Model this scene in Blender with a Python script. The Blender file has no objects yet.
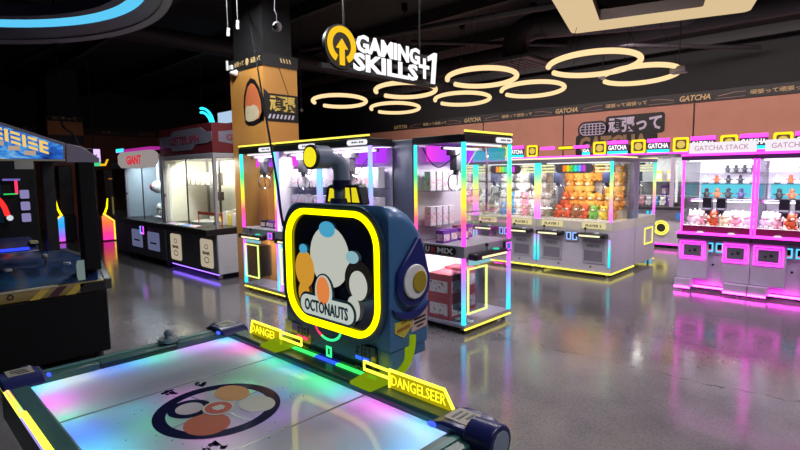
import bpy, math, random
from mathutils import Vector, Matrix
random.seed(7)
PI = math.pi
sc = bpy.context.scene
col = sc.collection

# ------------------------------------------------------------------ materials
MATS = {}
def nmat(name):
    m = bpy.data.materials.new(name); m.use_nodes = True
    nt = m.node_tree; nt.nodes.clear()
    out = nt.nodes.new('ShaderNodeOutputMaterial')
    return m, nt, out
def ramp(nt, stops, interp='LINEAR'):
    r = nt.nodes.new('ShaderNodeValToRGB'); cr = r.color_ramp; cr.interpolation = interp
    while len(cr.elements) > 1: cr.elements.remove(cr.elements[-1])
    cr.elements[0].position = stops[0][0]; cr.elements[0].color = (*stops[0][1], 1)
    for p, c in stops[1:]:
        e = cr.elements.new(p); e.color = (*c, 1)
    return r
def surf(name, c, rough=.5, metal=0., coat=0., var=.04, scale=14., bump=0., spec=.5):
    """plain surface: principled with a faint procedural mottling"""
    if name in MATS: return MATS[name]
    m, nt, out = nmat(name)
    b = nt.nodes.new('ShaderNodeBsdfPrincipled')
    tc = nt.nodes.new('ShaderNodeTexCoord'); n = nt.nodes.new('ShaderNodeTexNoise')
    n.inputs['Scale'].default_value = scale; n.inputs['Detail'].default_value = 3
    nt.links.new(tc.outputs['Object'], n.inputs['Vector'])
    r = ramp(nt, [(.3, tuple(x*(1-var) for x in c)), (.7, tuple(min(1, x*(1+var)) for x in c))])
    nt.links.new(n.outputs['Fac'], r.inputs['Fac']); nt.links.new(r.outputs['Color'], b.inputs['Base Color'])
    b.inputs['Roughness'].default_value = rough; b.inputs['Metallic'].default_value = metal
    b.inputs['Specular IOR Level'].default_value = spec
    b.inputs['Coat Weight'].default_value = coat; b.inputs['Coat Roughness'].default_value = .05
    if bump:
        bp = nt.nodes.new('ShaderNodeBump'); bp.inputs['Strength'].default_value = bump
        nt.links.new(n.outputs['Fac'], bp.inputs['Height']); nt.links.new(bp.outputs['Normal'], b.inputs['Normal'])
    nt.links.new(b.outputs[0], out.inputs[0]); MATS[name] = m; return m
def glow(name, c, s=1.):
    if name in MATS: return MATS[name]
    m, nt, out = nmat(name)
    e = nt.nodes.new('ShaderNodeEmission'); e.inputs[0].default_value = (*c, 1); e.inputs[1].default_value = s
    nt.links.new(e.outputs[0], out.inputs[0]); MATS[name] = m; return m
def glow_ramp(name, axis, lo, hi, stops, s=1., noise=0.):
    """LED whose own colour changes along its length"""
    m, nt, out = nmat(name)
    tc = nt.nodes.new('ShaderNodeTexCoord'); sp = nt.nodes.new('ShaderNodeSeparateXYZ')
    nt.links.new(tc.outputs['Object'], sp.inputs[0])
    mr = nt.nodes.new('ShaderNodeMapRange'); mr.inputs['From Min'].default_value = lo; mr.inputs['From Max'].default_value = hi
    nt.links.new(sp.outputs['XYZ'.index(axis)], mr.inputs['Value'])
    r = ramp(nt, stops); nt.links.new(mr.outputs[0], r.inputs['Fac'])
    e = nt.nodes.new('ShaderNodeEmission'); e.inputs[1].default_value = s
    nt.links.new(r.outputs['Color'], e.inputs[0]); nt.links.new(e.outputs[0], out.inputs[0])
    MATS[name] = m; return m
def glass(name, tint=(.97,.98,.98), refl=1.0):
    if name in MATS: return MATS[name]
    m, nt, out = nmat(name)
    t = nt.nodes.new('ShaderNodeBsdfTransparent'); t.inputs[0].default_value = (*tint, 1)
    g = nt.nodes.new('ShaderNodeBsdfGlossy'); g.inputs['Roughness'].default_value = .02
    f = nt.nodes.new('ShaderNodeLayerWeight'); f.inputs[0].default_value = .5
    pw = nt.nodes.new('ShaderNodeMath'); pw.operation = 'POWER'; pw.inputs[1].default_value = 4.
    nt.links.new(f.outputs['Facing'], pw.inputs[0])
    mu = nt.nodes.new('ShaderNodeMath'); mu.operation = 'MULTIPLY_ADD'; mu.inputs[1].default_value = .55*refl; mu.inputs[2].default_value = .018*refl
    nt.links.new(pw.outputs[0], mu.inputs[0])
    mx = nt.nodes.new('ShaderNodeMixShader')
    nt.links.new(mu.outputs[0], mx.inputs[0]); nt.links.new(t.outputs[0], mx.inputs[1]); nt.links.new(g.outputs[0], mx.inputs[2])
    nt.links.new(mx.outputs[0], out.inputs[0]); MATS[name] = m; return m
def spots(name, c1, c2, scale, thr=.5, rough=.5):
    """two-colour printed pattern"""
    if name in MATS: return MATS[name]
    m, nt, out = nmat(name)
    b = nt.nodes.new('ShaderNodeBsdfPrincipled'); b.inputs['Roughness'].default_value = rough
    tc = nt.nodes.new('ShaderNodeTexCoord'); n = nt.nodes.new('ShaderNodeTexNoise')
    n.inputs['Scale'].default_value = scale; n.inputs['Detail'].default_value = 4
    oi = nt.nodes.new('ShaderNodeObjectInfo'); va = nt.nodes.new('ShaderNodeVectorMath'); va.operation = 'MULTIPLY_ADD'; va.inputs[1].default_value = (1.37,1.53,1.71)
    nt.links.new(oi.outputs['Location'], va.inputs[0]); nt.links.new(tc.outputs['Object'], va.inputs[2])
    nt.links.new(va.outputs[0], n.inputs['Vector'])
    r = ramp(nt, [(thr-.03, c1), (thr+.03, c2)])
    nt.links.new(n.outputs['Fac'], r.inputs['Fac']); nt.links.new(r.outputs['Color'], b.inputs['Base Color'])
    nt.links.new(b.outputs[0], out.inputs[0]); MATS[name] = m; return m

# ------------------------------------------------------------------ mesh builder
class MB:
    def __init__(s): s.v = []; s.f = []
    def add(s, vs, fs):
        o = len(s.v); s.v += [tuple(v) for v in vs]; s.f += [tuple(i+o for i in f) for f in fs]; return s
    def box(s, x0, x1, y0, y1, z0, z1):
        return s.add([(x0,y0,z0),(x1,y0,z0),(x1,y1,z0),(x0,y1,z0),(x0,y0,z1),(x1,y0,z1),(x1,y1,z1),(x0,y1,z1)],
                     [(3,2,1,0),(4,5,6,7),(0,1,5,4),(1,2,6,5),(2,3,7,6),(3,0,4,7)])
    def cyl(s, p0, p1, r0, r1=None, n=16):
        r1 = r0 if r1 is None else r1
        p0 = Vector(p0); p1 = Vector(p1); d = (p1-p0).normalized()
        a = d.orthogonal().normalized(); b = d.cross(a)
        vs = []
        for p, r in ((p0, r0), (p1, r1)):
            for i in range(n):
                t = 2*PI*i/n; vs.append(p + a*(r*math.cos(t)) + b*(r*math.sin(t)))
        fs = [(i, (i+1) % n, n+(i+1) % n, n+i) for i in range(n)] + [tuple(reversed(range(n))), tuple(range(n, 2*n))]
        return s.add(vs, fs)
    def ball(s, c, r, n=14, m=9):
        if not hasattr(r, '__len__'): r = (r, r, r)
        vs = [(c[0], c[1], c[2]+r[2])]
        for j in range(1, m):
            ph = PI*j/m
            for i in range(n):
                t = 2*PI*i/n
                vs.append((c[0]+r[0]*math.sin(ph)*math.cos(t), c[1]+r[1]*math.sin(ph)*math.sin(t), c[2]+r[2]*math.cos(ph)))
        vs.append((c[0], c[1], c[2]-r[2])); L = len(vs)-1
        fs = [(0, 1+i, 1+(i+1) % n) for i in range(n)]
        for j in range(m-2):
            for i in range(n):
                a = 1+j*n; fs.append((a+i, a+n+i, a+n+(i+1) % n, a+(i+1) % n))
        a = 1+(m-2)*n; fs += [(a+i, L, a+(i+1) % n) for i in range(n)]
        return s.add(vs, fs)
    def tube(s, path, r, n=8, closed=False):
        P = [Vector(p) for p in path]; k = len(P); vs = []; up = None
        for i, p in enumerate(P):
            if closed: d = (P[(i+1) % k]-P[i-1]).normalized()
            else: d = (P[min(i+1, k-1)]-P[max(i-1, 0)]).normalized()
            if up is None: up = d.orthogonal().normalized()
            a = (up-d*up.dot(d)); a = a.normalized() if a.length > 1e-5 else d.orthogonal().normalized()
            up = a; b = d.cross(a); rr = r[i] if hasattr(r, '__len__') else r
            for j in range(n):
                t = 2*PI*j/n; vs.append(p+a*(rr*math.cos(t))+b*(rr*math.sin(t)))
        fs = []
        for i in range(k if closed else k-1):
            for j in range(n):
                A = i*n; B = ((i+1) % k)*n
                fs.append((A+j, A+(j+1) % n, B+(j+1) % n, B+j))
        if not closed: fs += [tuple(reversed(range(n))), tuple(range((k-1)*n, k*n))]
        return s.add(vs, fs)
    def prism(s, poly, fn, t0, t1):
        """poly (a,b) extruded between t0 and t1; fn(a,b,t)->xyz"""
        n = len(poly)
        vs = [fn(a, b, t0) for a, b in poly]+[fn(a, b, t1) for a, b in poly]
        fs = [tuple(range(n)), tuple(reversed(range(n, 2*n)))]
        fs += [(i, n+i, n+(i+1) % n, (i+1) % n) for i in range(n)]
        return s.add(vs, fs)
    def ring(s, outer, inner, fn, t0, t1):
        n = len(outer)
        vs = [fn(a, b, t) for t in (t0, t1) for P in (outer, inner) for a, b in P]
        fs = []
        for i in range(n):
            j = (i+1) % n
            fs += [(i, j, n+j, n+i), (2*n+i, 3*n+i, 3*n+j, 2*n+j), (i, 2*n+i, 2*n+j, j), (n+i, n+j, 3*n+j, 3*n+i)]
        return s.add(vs, fs)
    def frame(s, x0, x1, z0, z1, w, y0, y1):
        s.box(x0, x1, y0, y1, z0, z0+w); s.box(x0, x1, y0, y1, z1-w, z1)
        s.box(x0, x0+w, y0, y1, z0+w, z1-w); return s.box(x1-w, x1, y0, y1, z0+w, z1-w)
    def text(s, txt, fn, size=.1, bold=.0, sx=1., shear=0., extrude=.004, align='CENTER', fit=None):
        """fn(a,b,t)->xyz ; a along the line, b up, t out of the face"""
        cu = bpy.data.curves.new('t', 'FONT'); cu.body = txt; cu.size = 1.; cu.offset = bold; cu.shear = shear
        cu.align_x = align; cu.align_y = 'CENTER'; cu.resolution_u = 2; cu.extrude = .5
        o = bpy.data.objects.new('t', cu); col.objects.link(o)
        dg = bpy.context.evaluated_depsgraph_get(); me = bpy.data.meshes.new_from_object(o.evaluated_get(dg))
        vs = [v.co.copy() for v in me.vertices]; fs = [tuple(p.vertices) for p in me.polygons]
        bpy.data.objects.remove(o); bpy.data.curves.remove(cu); bpy.data.meshes.remove(me)
        if not vs: return s
        if fit:
            x0 = min(v.x for v in vs); x1 = max(v.x for v in vs); y0 = min(v.y for v in vs); y1 = max(v.y for v in vs)
            kx = fit[0]/(x1-x0); ky = fit[1]/(y1-y0)
            vs = [Vector(((v.x-(x0+x1)/2)*kx, (v.y-(y0+y1)/2)*ky, v.z)) for v in vs]
        else: vs = [Vector((v.x*size*sx, v.y*size, v.z)) for v in vs]
        return s.add([fn(v.x, v.y, (v.z+.5)*extrude) for v in vs], fs)

def rrect(x0, x1, z0, z1, r, n=6):
    P = []
    for cx, cz, a0 in ((x1-r, z1-r, 0), (x0+r, z1-r, 90), (x0+r, z0+r, 180), (x1-r, z0+r, 270)):
        for i in range(n+1):
            t = math.radians(a0+90*i/n); P.append((cx+r*math.cos(t), cz+r*math.sin(t)))
    return P
def ell(cx, cz, rx, rz, n=28, a0=0, a1=360):
    full = abs(a1-a0) >= 360; k = n if full else n+1
    return [(cx+rx*math.cos(math.radians(a0+(a1-a0)*i/n)), cz+rz*math.sin(math.radians(a0+(a1-a0)*i/n))) for i in range(k)]

XZ = lambda y: (lambda a, b, t: (a, y-t, b))        # faces -y
def flat(z): return lambda a, b, t: (a, b, z+t)     # faces up

def part(name, mb, mat, parent=None, bevel=0., smooth=True, seg=2, ang=40):
    me = bpy.data.meshes.new(name); me.from_pydata(mb.v, [], mb.f); me.update()
    import bmesh
    bm = bmesh.new(); bm.from_mesh(me); bmesh.ops.recalc_face_normals(bm, faces=bm.faces); bm.to_mesh(me); bm.free()
    if smooth:
        me.shade_smooth(); me.set_sharp_from_angle(angle=math.radians(ang))
    o = bpy.data.objects.new(name, me); col.objects.link(o); me.materials.append(mat)
    if bevel:
        b = o.modifiers.new('bevel', 'BEVEL'); b.width = bevel; b.segments = seg; b.limit_method = 'ANGLE'; b.angle_limit = math.radians(50)
    if parent: o.parent = parent
    return o
def tag(o, label, cat, group=None, kind=None):
    o['label'] = label; o['category'] = cat
    if group: o['group'] = group
    if kind: o['kind'] = kind
    return o
def thing(name, label, cat, loc=(0,0,0), rz=0., group=None):
    o = bpy.data.objects.new(name, None); o.empty_display_size = .1; col.objects.link(o)
    o.location = loc; o.rotation_euler = (0, 0, rz); return tag(o, label, cat, group)
def struct(name, mb, mat, parent=None, **k):
    o = part(name, mb, mat, parent, **k)
    if not parent: o['kind'] = 'structure'
    return o
def dup(root, loc, rz=None, label=None, parent=None):
    r = root.copy(); col.objects.link(r); r.location = loc
    if rz is not None: r.rotation_euler = (0, 0, rz)
    if label: r['label'] = label
    for ch in root.children:
        c = ch.copy(); col.objects.link(c); c.parent = r
        for g in ch.children:
            d = g.copy(); col.objects.link(d); d.parent = c
    return r
def lamp(kind, loc, energy, color=(1,1,1), size=.5, size_y=None, rot=(0,0,0), name='lamp', spread=None):
    L = bpy.data.lights.new(name, kind); L.energy = energy; L.color = color
    if kind == 'AREA':
        L.size = size
        if size_y: L.shape = 'RECTANGLE'; L.size_y = size_y
        L.spread = math.radians(spread or 125)
    else: L.shadow_soft_size = size
    o = bpy.data.objects.new(name, L); col.objects.link(o); o.location = loc; o.rotation_euler = rot; return o
ORD = ['first','second','third','fourth','fifth','sixth','seventh','eighth','ninth','tenth']

# palette
BLACK = surf('black_plastic', (.008,.008,.010), .4)
DARK = surf('dark_grey_metal', (.03,.03,.035), .45)
GREY = surf('grey_metal', (.30,.30,.33), .4, .3)
LGREY = surf('light_grey_paint', (.50,.50,.54), .45)
WHITE = surf('white_paint', (.78,.78,.79), .5)
CHROME = surf('chrome', (.6,.6,.62), .2, 1.)
GLASS = glass('clear_pane')
YEL = glow('yellow_neon', (1.,.86,.0), 2.2)
YELS = glow('yellow_led_strip', (1.,.88,.10), 1.5)
WARMS = glow('warm_white_led_strip', (1.,.85,.45), 1.4)
MAG = glow('magenta_led', (1.,.04,.75), 3.6)
CYAN = glow('cyan_led', (.03,.75,1.), 1.6)
LIT = glow('lit_white_plate', (.95,.93,1.), 1.0)
RAINBOW = glow_ramp('rainbow_led_post', 'Z', .05, 1.95,
    [(0,(.02,.70,1.)),(.10,(.05,.55,1.)),(.24,(.25,.20,1.)),(.36,(.70,.08,1.)),(.46,(1.,.05,.60)),(.57,(1.,.10,.16)),(.66,(.95,.62,.03)),(.72,(.6,.85,.05)),(.80,(.05,.8,.25)),(.92,(.03,.85,.75)),(1.,(.05,.7,1.))], 1.9)
RAINBOW2 = glow_ramp('violet_led_post', 'Z', .05, 1.95,
    [(0,(.55,.20,1.)),(.2,(.35,.30,1.)),(.38,(.30,.75,.9)),(.5,(.85,.45,.95)),(.65,(.35,.25,1.)),(.8,(.15,.45,1.)),(1.,(.40,.25,1.))], 1.9)

# ------------------------------------------------------------------ camera
F = 511.1; pitch, roll, yaw = [math.radians(a) for a in (5.722, -0.727, -43.676)]
fw = Vector((math.sin(yaw)*math.cos(pitch), math.cos(yaw)*math.cos(pitch), -math.sin(pitch)))
r0 = Vector((math.cos(yaw), -math.sin(yaw), 0)); u0 = r0.cross(fw)
cr_, sr_ = math.cos(roll), math.sin(roll)
R_ = cr_*r0+sr_*u0; U_ = -sr_*r0+cr_*u0
cam = bpy.data.cameras.new('camera'); cam.sensor_width = 36.; cam.lens = 36*F/800; cam.clip_start = .05; cam.clip_end = 100
co = bpy.data.objects.new('camera', cam); col.objects.link(co)
M = Matrix((R_, U_, -fw)).transposed().to_4x4(); M.translation = (0, 0, 1.6); co.matrix_world = M
sc.camera = co

# ------------------------------------------------------------------ setting
def floor_mat():
    m, nt, out = nmat('polished_concrete')
    N = nt.nodes.new; L = nt.links.new
    b = N('ShaderNodeBsdfPrincipled'); tc = N('ShaderNodeTexCoord')
    n1 = N('ShaderNodeTexNoise'); n1.inputs['Scale'].default_value = .9; n1.inputs['Detail'].default_value = 6; n1.inputs['Roughness'].default_value = .65
    n2 = N('ShaderNodeTexNoise'); n2.inputs['Scale'].default_value = 55; n2.inputs['Detail'].default_value = 3
    L(tc.outputs['Object'], n1.inputs['Vector']); L(tc.outputs['Object'], n2.inputs['Vector'])
    r1 = ramp(nt, [(.3, (.105,.097,.103)), (.5, (.140,.130,.137)), (.72, (.185,.172,.180))])
    L(n1.outputs['Fac'], r1.inputs['Fac'])
    r2 = ramp(nt, [(.36, (.62,.62,.62)), (.55, (1,1,1))]); L(n2.outputs['Fac'], r2.inputs['Fac'])
    mu = N('ShaderNodeMix'); mu.data_type = 'RGBA'; mu.blend_type = 'MULTIPLY'; mu.inputs[0].default_value = .6
    L(r1.outputs['Color'], mu.inputs[6]); L(r2.outputs['Color'], mu.inputs[7])
    # long crack: line through (-2.25,3.72) and (-.52,4.05)
    sp = N('ShaderNodeSeparateXYZ'); L(tc.outputs['Object'], sp.inputs[0])
    n3 = N('ShaderNodeTexNoise'); n3.inputs['Scale'].default_value = 2.6; n3.inputs['Detail'].default_value = 8; n3.inputs['Roughness'].default_value = .6
    L(tc.outputs['Object'], n3.inputs['Vector'])
    def math_(op, a, bb):
        k = N('ShaderNodeMath'); k.operation = op
        for i, q in enumerate((a, bb)):
            if isinstance(q, (int, float)): k.inputs[i].default_value = q
            elif q is not None: L(q, k.inputs[i])
        return k.outputs[0]
    CX0, CY0, CX1, CY1 = CRACK
    sl = (CY1-CY0)/(CX1-CX0)
    e = math_('SUBTRACT', sp.outputs[1], math_('ADD', math_('MULTIPLY', sp.outputs[0], sl), CY0-sl*CX0))
    e = math_('ADD', e, math_('MULTIPLY', math_('SUBTRACT', n3.outputs['Fac'], .5), .55))
    e = math_('ABSOLUTE', e, None)
    wn = N('ShaderNodeTexNoise'); wn.inputs['Scale'].default_value = 9; L(tc.outputs['Object'], wn.inputs['Vector'])
    wid = math_('MULTIPLY', math_('SUBTRACT', wn.outputs['Fac'], .33), .034)
    mask = math_('LESS_THAN', e, wid)
    inx = math_('MULTIPLY', math_('GREATER_THAN', sp.outputs[0], CX0-.1), math_('LESS_THAN', sp.outputs[0], CX1+2.))
    mask = math_('MULTIPLY', mask, inx)
    mk = N('ShaderNodeMix'); mk.data_type = 'RGBA'; L(mask, mk.inputs[0]); L(mu.outputs[2], mk.inputs[6]); mk.inputs[7].default_value = (.05,.045,.045,1)
    L(mk.outputs[2], b.inputs['Base Color'])
    rr = N('ShaderNodeMapRange'); rr.inputs['From Min'].default_value = .3; rr.inputs['From Max'].default_value = .7
    rr.inputs['To Min'].default_value = .09; rr.inputs['To Max'].default_value = .20
    L(n1.outputs['Fac'], rr.inputs['Value']); L(rr.outputs[0], b.inputs['Roughness'])
    b.inputs['IOR'].default_value = 1.8
    bp = N('ShaderNodeBump'); bp.inputs['Strength'].default_value = .06; bp.inputs['Distance'].default_value = .02
    n4 = N('ShaderNodeTexNoise'); n4.inputs['Scale'].default_value = 9; n4.inputs['Detail'].default_value = 4; L(tc.outputs['Object'], n4.inputs['Vector'])
    L(n4.outputs['Fac'], bp.inputs['Height']); L(bp.outputs['Normal'], b.inputs['Normal'])
    L(b.outputs[0], out.inputs[0]); return m
CRACK = (-2.55, 4.20, -.35, 4.31)
struct('floor', MB().box(-19.2, 4.2, -3.2, 13.2, -.1, 0), floor_mat(), smooth=False)
CEIL = surf('black_ceiling_paint', (.007,.006,.008), .7)
struct('ceiling', MB().box(-19.2, 4.2, -3.2, 13.2, 4.4, 4.5), CEIL, smooth=False)
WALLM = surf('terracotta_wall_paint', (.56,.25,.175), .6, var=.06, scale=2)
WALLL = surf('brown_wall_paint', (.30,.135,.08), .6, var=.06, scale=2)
UPPER = surf('black_upper_wall', (.007,.006,.008), .7)
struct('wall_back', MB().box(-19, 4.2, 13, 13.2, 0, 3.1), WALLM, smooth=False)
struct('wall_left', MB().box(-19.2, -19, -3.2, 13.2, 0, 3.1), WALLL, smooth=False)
struct('wall_back_upper', MB().box(-19, 4.2, 13, 13.2, 3.1, 4.4), UPPER, smooth=False)
struct('wall_left_upper', MB().box(-19.2, -19, -3.2, 13.2, 3.1, 4.4), UPPER, smooth=False)
struct('wall_right', MB().box(4.0, 4.2, -3.2, 13, 0, 4.4), UPPER, smooth=False)
struct('wall_front', MB().box(-19, 4.0, -3.2, -3.0, 0, 4.4), UPPER, smooth=False)

BANDM = surf('band_black', (.012,.010,.012), .5)
GOLD = surf('band_gold_print', (.62,.42,.20), .5)
GOLDL = surf('band_dim_print', (.28,.15,.13), .5)
SEAM = surf('panel_seam', (.03,.015,.012), .7)
# printed band round the top of the back wall and the left wall
bt = tag(part('frieze_banner', MB().box(-18.9, 3.9, 12.97, 12.998, 3.1, 3.33), BANDM, smooth=False),
         'black printed frieze with gold lettering along the top of the back wall', 'frieze')
x = -12.3
while x < 3.4:
    part('gatcha_lettering', MB().text('GATCHA', lambda a, b, t, X=x: (X+a, 12.968-t, 3.205+b), fit=(.62,.125), bold=.03, shear=.2), GOLD, bt, smooth=False)
    for d0, P in ((.45, [(0,.0),(.30,.05),(.5,.05),(.5,.035),(.31,.035),(.0,-.02)]), (2.1, [(0,.05),(.2,.05),(.5,.0),(.5,-.02),(.2,.035),(.0,.035)])):
        part('stripe', MB().prism(P, lambda a, b, t, X=x+d0: (X+a, 12.968-t, 3.20+b), 0, .003), GOLDL, bt, smooth=False)
        part('underline', MB().box(x+d0-.05, x+d0+.5, 12.964, 12.968, 3.135, 3.147), GOLDL, bt, smooth=False)
    part('kanji_lettering', MB().text('頑張って頑張って', lambda a, b, t, X=x+1.52: (X+a, 12.968-t, 3.205+b), fit=(.98,.09), bold=.01), GOLD, bt, smooth=False)
    x += 3.02
bl = tag(part('frieze_banner', MB().box(-18.998, -18.97, -2.9, 12.9, 2.98, 3.2), BANDM, smooth=False),
         'dim printed frieze along the top of the far left wall, behind the white prize machines', 'frieze')
for i in range(8):
    y = 3.6+i*1.15
    part('lettering', MB().text('GATCHA' if i % 2 else '頑張って', lambda a, b, t, Y=y: (-18.968+t, Y+a, 3.09+b), fit=(.55,.10), bold=.02), GOLDL, bl, smooth=False)
sm = MB()
for xx in (-8.9, -6.35, -3.25, .2): sm.box(xx-.012, xx+.012, 12.985, 12.999, 0, 3.1)
struct('trim_1', sm, SEAM, smooth=False)
# big wall logo: globe + characters + GATCHA
wl = thing('wall_logo', 'black and lilac globe and lettering logo painted on the back wall above the machines', 'wall sign', (-4.75, 12.995, 2.6))
LIL = surf('lilac_print', (.62,.55,.70), .5); BRN = surf('brown_gold_print', (.30,.18,.09), .5)
bk = MB()
bk.prism(rrect(-1.2,-.42,-.13,.27,.19), XZ(0), 0, .004)
bk.prism(rrect(-.48,.90,-.12,.36,.08), XZ(0), 0, .004)
bk.prism(rrect(-1.25,.75,-.62,-.05,.1), XZ(0), 0, .003)
part('logo_backing', bk, BANDM, wl, smooth=False)
gl = MB()
gl.ring(rrect(-1.15,-.47,-.08,.22,.145), rrect(-1.125,-.495,-.055,.195,.12), XZ(-.004), 0, .004)
for dx in (-1.0,-.9,-.81,-.72,-.62): gl.box(dx-.012, dx+.012, -.008, -.004, -.07, .21)
for dz in (0., .07, .14): gl.box(-1.14, -.48, -.008, -.004, dz-.008, dz+.008)
part('globe', gl, LIL, wl, smooth=False)
part('lettering', MB().text('頑張って', lambda a, b, t: (.21+a, -.004-t, .125+b), fit=(1.24,.36), bold=.035), LIL, wl, smooth=False)
part('lettering', MB().text('GATCHA', lambda a, b, t: (-.3+a, -.004-t, -.32+b), fit=(1.7,.42), bold=.05), BRN, wl, smooth=False)

# pillars
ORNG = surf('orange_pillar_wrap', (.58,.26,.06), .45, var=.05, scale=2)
def pillar(nm, x0, x1, y0, y1, zt, m):
    p = struct(nm, MB().box(x0, x1, y0, y1, 0, zt), m, smooth=False)
    struct(nm+'_top', MB().box(x0+.04, x1-.04, y0+.04, y1-.04, zt+.16, 4.4), UPPER, smooth=False)
    return p
def struct_name(o, n): o.name = n; return o
PX0, PX1, PY0, PY1 = -7.33, -6.42, 3.985, 4.56
pl = thing('pillar', 'orange wrapped square pillar with rice ball emblem beside the white prize machine', 'pillar', (PX0, PY0, 0))
pl['kind'] = 'structure'
W, D = PX1-PX0, PY1-PY0
part('shaft', MB().box(0, W, 0, D, 0, 3.14), ORNG, pl, smooth=False)
part('upper_shaft', MB().box(.05, W-.05, .05, D-.05, 3.31, 4.4), UPPER, pl, smooth=False)
part('frieze', MB().box(-.012, W+.012, -.012, D+.012, 3.14, 3.31), BANDM, pl, smooth=False)
FX = lambda xx: (lambda a, b, t: (xx+t, a, b))      # faces +x
tx = MB().text('頑張って', lambda a, b, t: (.30+a, -.013-t, 3.235+b), fit=(.26,.075), bold=.02)
tx.text('頑張って', lambda a, b, t: (.76+a, -.013-t, 3.235+b), fit=(.26,.075), bold=.02)
tx.prism(ell(.53,3.235,.045,.05,12), XZ(-.013), 0, .003)
for i in range(4): tx.prism([(.30+i*.05,3.205),(.32+i*.05,3.205),(.30+i*.05,3.265),(.28+i*.05,3.265)], FX(W+.013), 0, .003)
part('frieze_lettering', tx, GOLD, pl, smooth=False)
# rice ball emblem wraps the front face; two characters on the right face
oni = [(x*1.0+.03, z) for x, z in [(.36,2.38),(.33,2.60),(.36,2.78),(.45,2.94),(.56,3.0),(.67,2.96),(.78,2.84),(.86,2.66),(.88,2.46),(.80,2.36),(.6,2.32),(.44,2.33)]]
def scale_poly(P, k, dz=0):
    cx = sum(p[0] for p in P)/len(P); cz = sum(p[1] for p in P)/len(P)
    return [(cx+(p[0]-cx)*k, cz+(p[1]-cz)*k+dz) for p in P]
part('emblem_outline', MB().prism(oni, XZ(0), 0, .004), BLACK, pl, smooth=False)
part('emblem_outline', MB().prism([(0,2.42),(.06,2.42),(.12,2.47),(.15,2.56),(.12,2.68),(.06,2.78),(0,2.82)], FX(W), 0, .003), BLACK, pl, smooth=False)
part('emblem_top', MB().prism(scale_poly(oni, .80, .0), XZ(-.004), 0, .003), surf('salmon_print', (.62,.16,.06), .5), pl, smooth=False)
lo = [(.42,2.42),(.42,2.56),(.47,2.62),(.56,2.60),(.64,2.62),(.74,2.58),(.80,2.50),(.77,2.42),(.62,2.385),(.5,2.385)]
part('emblem_base', MB().prism(lo, XZ(-.007), 0, .003), surf('cream_print', (.62,.52,.36), .5), pl, smooth=False)
part('sign_backing', MB().box(W, W+.004, .03, D, 2.37, 2.76).box(-.0+.80, W, -.004, 0, 2.37, 2.50), BLACK, pl, smooth=False)
part('sign_lettering', MB().text('頑張', lambda a, b, t: (W+.004+t, .31+a, 2.62+b), fit=(.44,.22), bold=.03), surf('yellow_print', (.75,.52,.12), .5), pl, smooth=False)
sm = MB()
for i in range(7): sm.prism([(.06+i*.065,2.41),(.09+i*.065,2.41),(.115+i*.065,2.47),(.085+i*.065,2.47)], FX(W+.004), 0, .003)
part('sign_stripes', sm, LIL, pl, smooth=False)
part('panel_seam', MB().prism([(.26,3.14),(.27,3.14),(.42,2.75),(.41,2.75)], FX(W), 0, .003), BLACK, pl, smooth=False)
part('speaker', MB().cyl((.20,-.10,3.12),(.20,-.01,3.12),.02,.055,12).box(.15,.25,-.11,-.08,3.16,3.22), WHITE, pl)
part('speaker', MB().cyl((.02,-.05,3.18),(.02,-.05,3.32),.018,.018,8), WHITE, pl)

p2 = thing('pillar', 'distant orange and brown pillar with a dark print, behind the dark game with blue marquee', 'pillar', (-16.1, 3.6, 0)); p2['kind'] = 'structure'
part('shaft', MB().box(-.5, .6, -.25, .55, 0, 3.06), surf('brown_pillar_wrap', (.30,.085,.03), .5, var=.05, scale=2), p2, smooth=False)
part('upper_shaft', MB().box(-.45, .55, -.2, .5, 3.2, 4.4), UPPER, p2, smooth=False)
part('frieze', MB().box(-.51, .61, -.26, .56, 3.06, 3.2), BANDM, p2, smooth=False)
part('print', MB().box(.6, .61, -.24, .54, 2.45, 2.7), BANDM, p2, smooth=False)
part('orange_panel', MB().box(.6, .608, -.24, .54, 2.72, 3.05), surf('orange_panel', (.50,.20,.05), .5), p2, smooth=False)
part('frieze_lettering', MB().text('頑張って', lambda a, b, t: (.612+t, .15+a, 3.13+b), fit=(.55,.08), bold=.02), GOLD, p2, smooth=False)

# ------------------------------------------------------------------ ceiling things
RING = glow('warm_ring_tube', (1.,.70,.36), 1.15)
def ring_light(loc, label, dia=1.10):
    o = thing('ring_light', label, 'ceiling light', loc, 0, 'warm ring lights hung in two rows')
    R = dia/2-.033
    P = [(R*math.cos(t), R*math.sin(t), -.04*math.cos(t-2.3)) for t in [math.radians(212+i*326/64) for i in range(65)]]
    part('light_tube', MB().tube(P, .036, 12), RING, o)
    part('end_cap', MB().cyl(P[0], Vector(P[0])+(Vector(P[0])-Vector(P[1])).normalized()*.02, .037, .037, 12), LGREY, o)
    m = MB()
    for a in (.4, 2.5, 4.6): m.cyl((R*math.cos(a), R*math.sin(a), .03-.04*math.cos(a-2.3)), (0,0,1.3), .003, .003, 6)
    m.cyl((0,0,1.3), (0,0,1.40), .05, .05, 12)
    part('hanger', m, surf('cable_black', (.003,.003,.004), .9, spec=.05), o); return o
names = [('nearest the hanging lettered sign, at the left end of the front row','left end of the back row'),]
XR = [-7.72,-5.99,-4.45,-2.9]
NR = ['leftmost','second from left','third from left','rightmost']
for i, xx in enumerate(XR):
    ring_light((xx, 6.45 if i < 3 else 6.75, 3.0), f'warm glowing ring light with a gap, {NR[i]} in the nearer row of four', 1.2 if i == 3 else 1.08)
for i, xx in enumerate([-7.74,-5.96,-4.48,-2.74]):
    ring_light((xx, 8.0, 3.0), f'warm glowing ring light with a gap, {NR[i]} in the farther row of four', 1.10)
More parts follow.
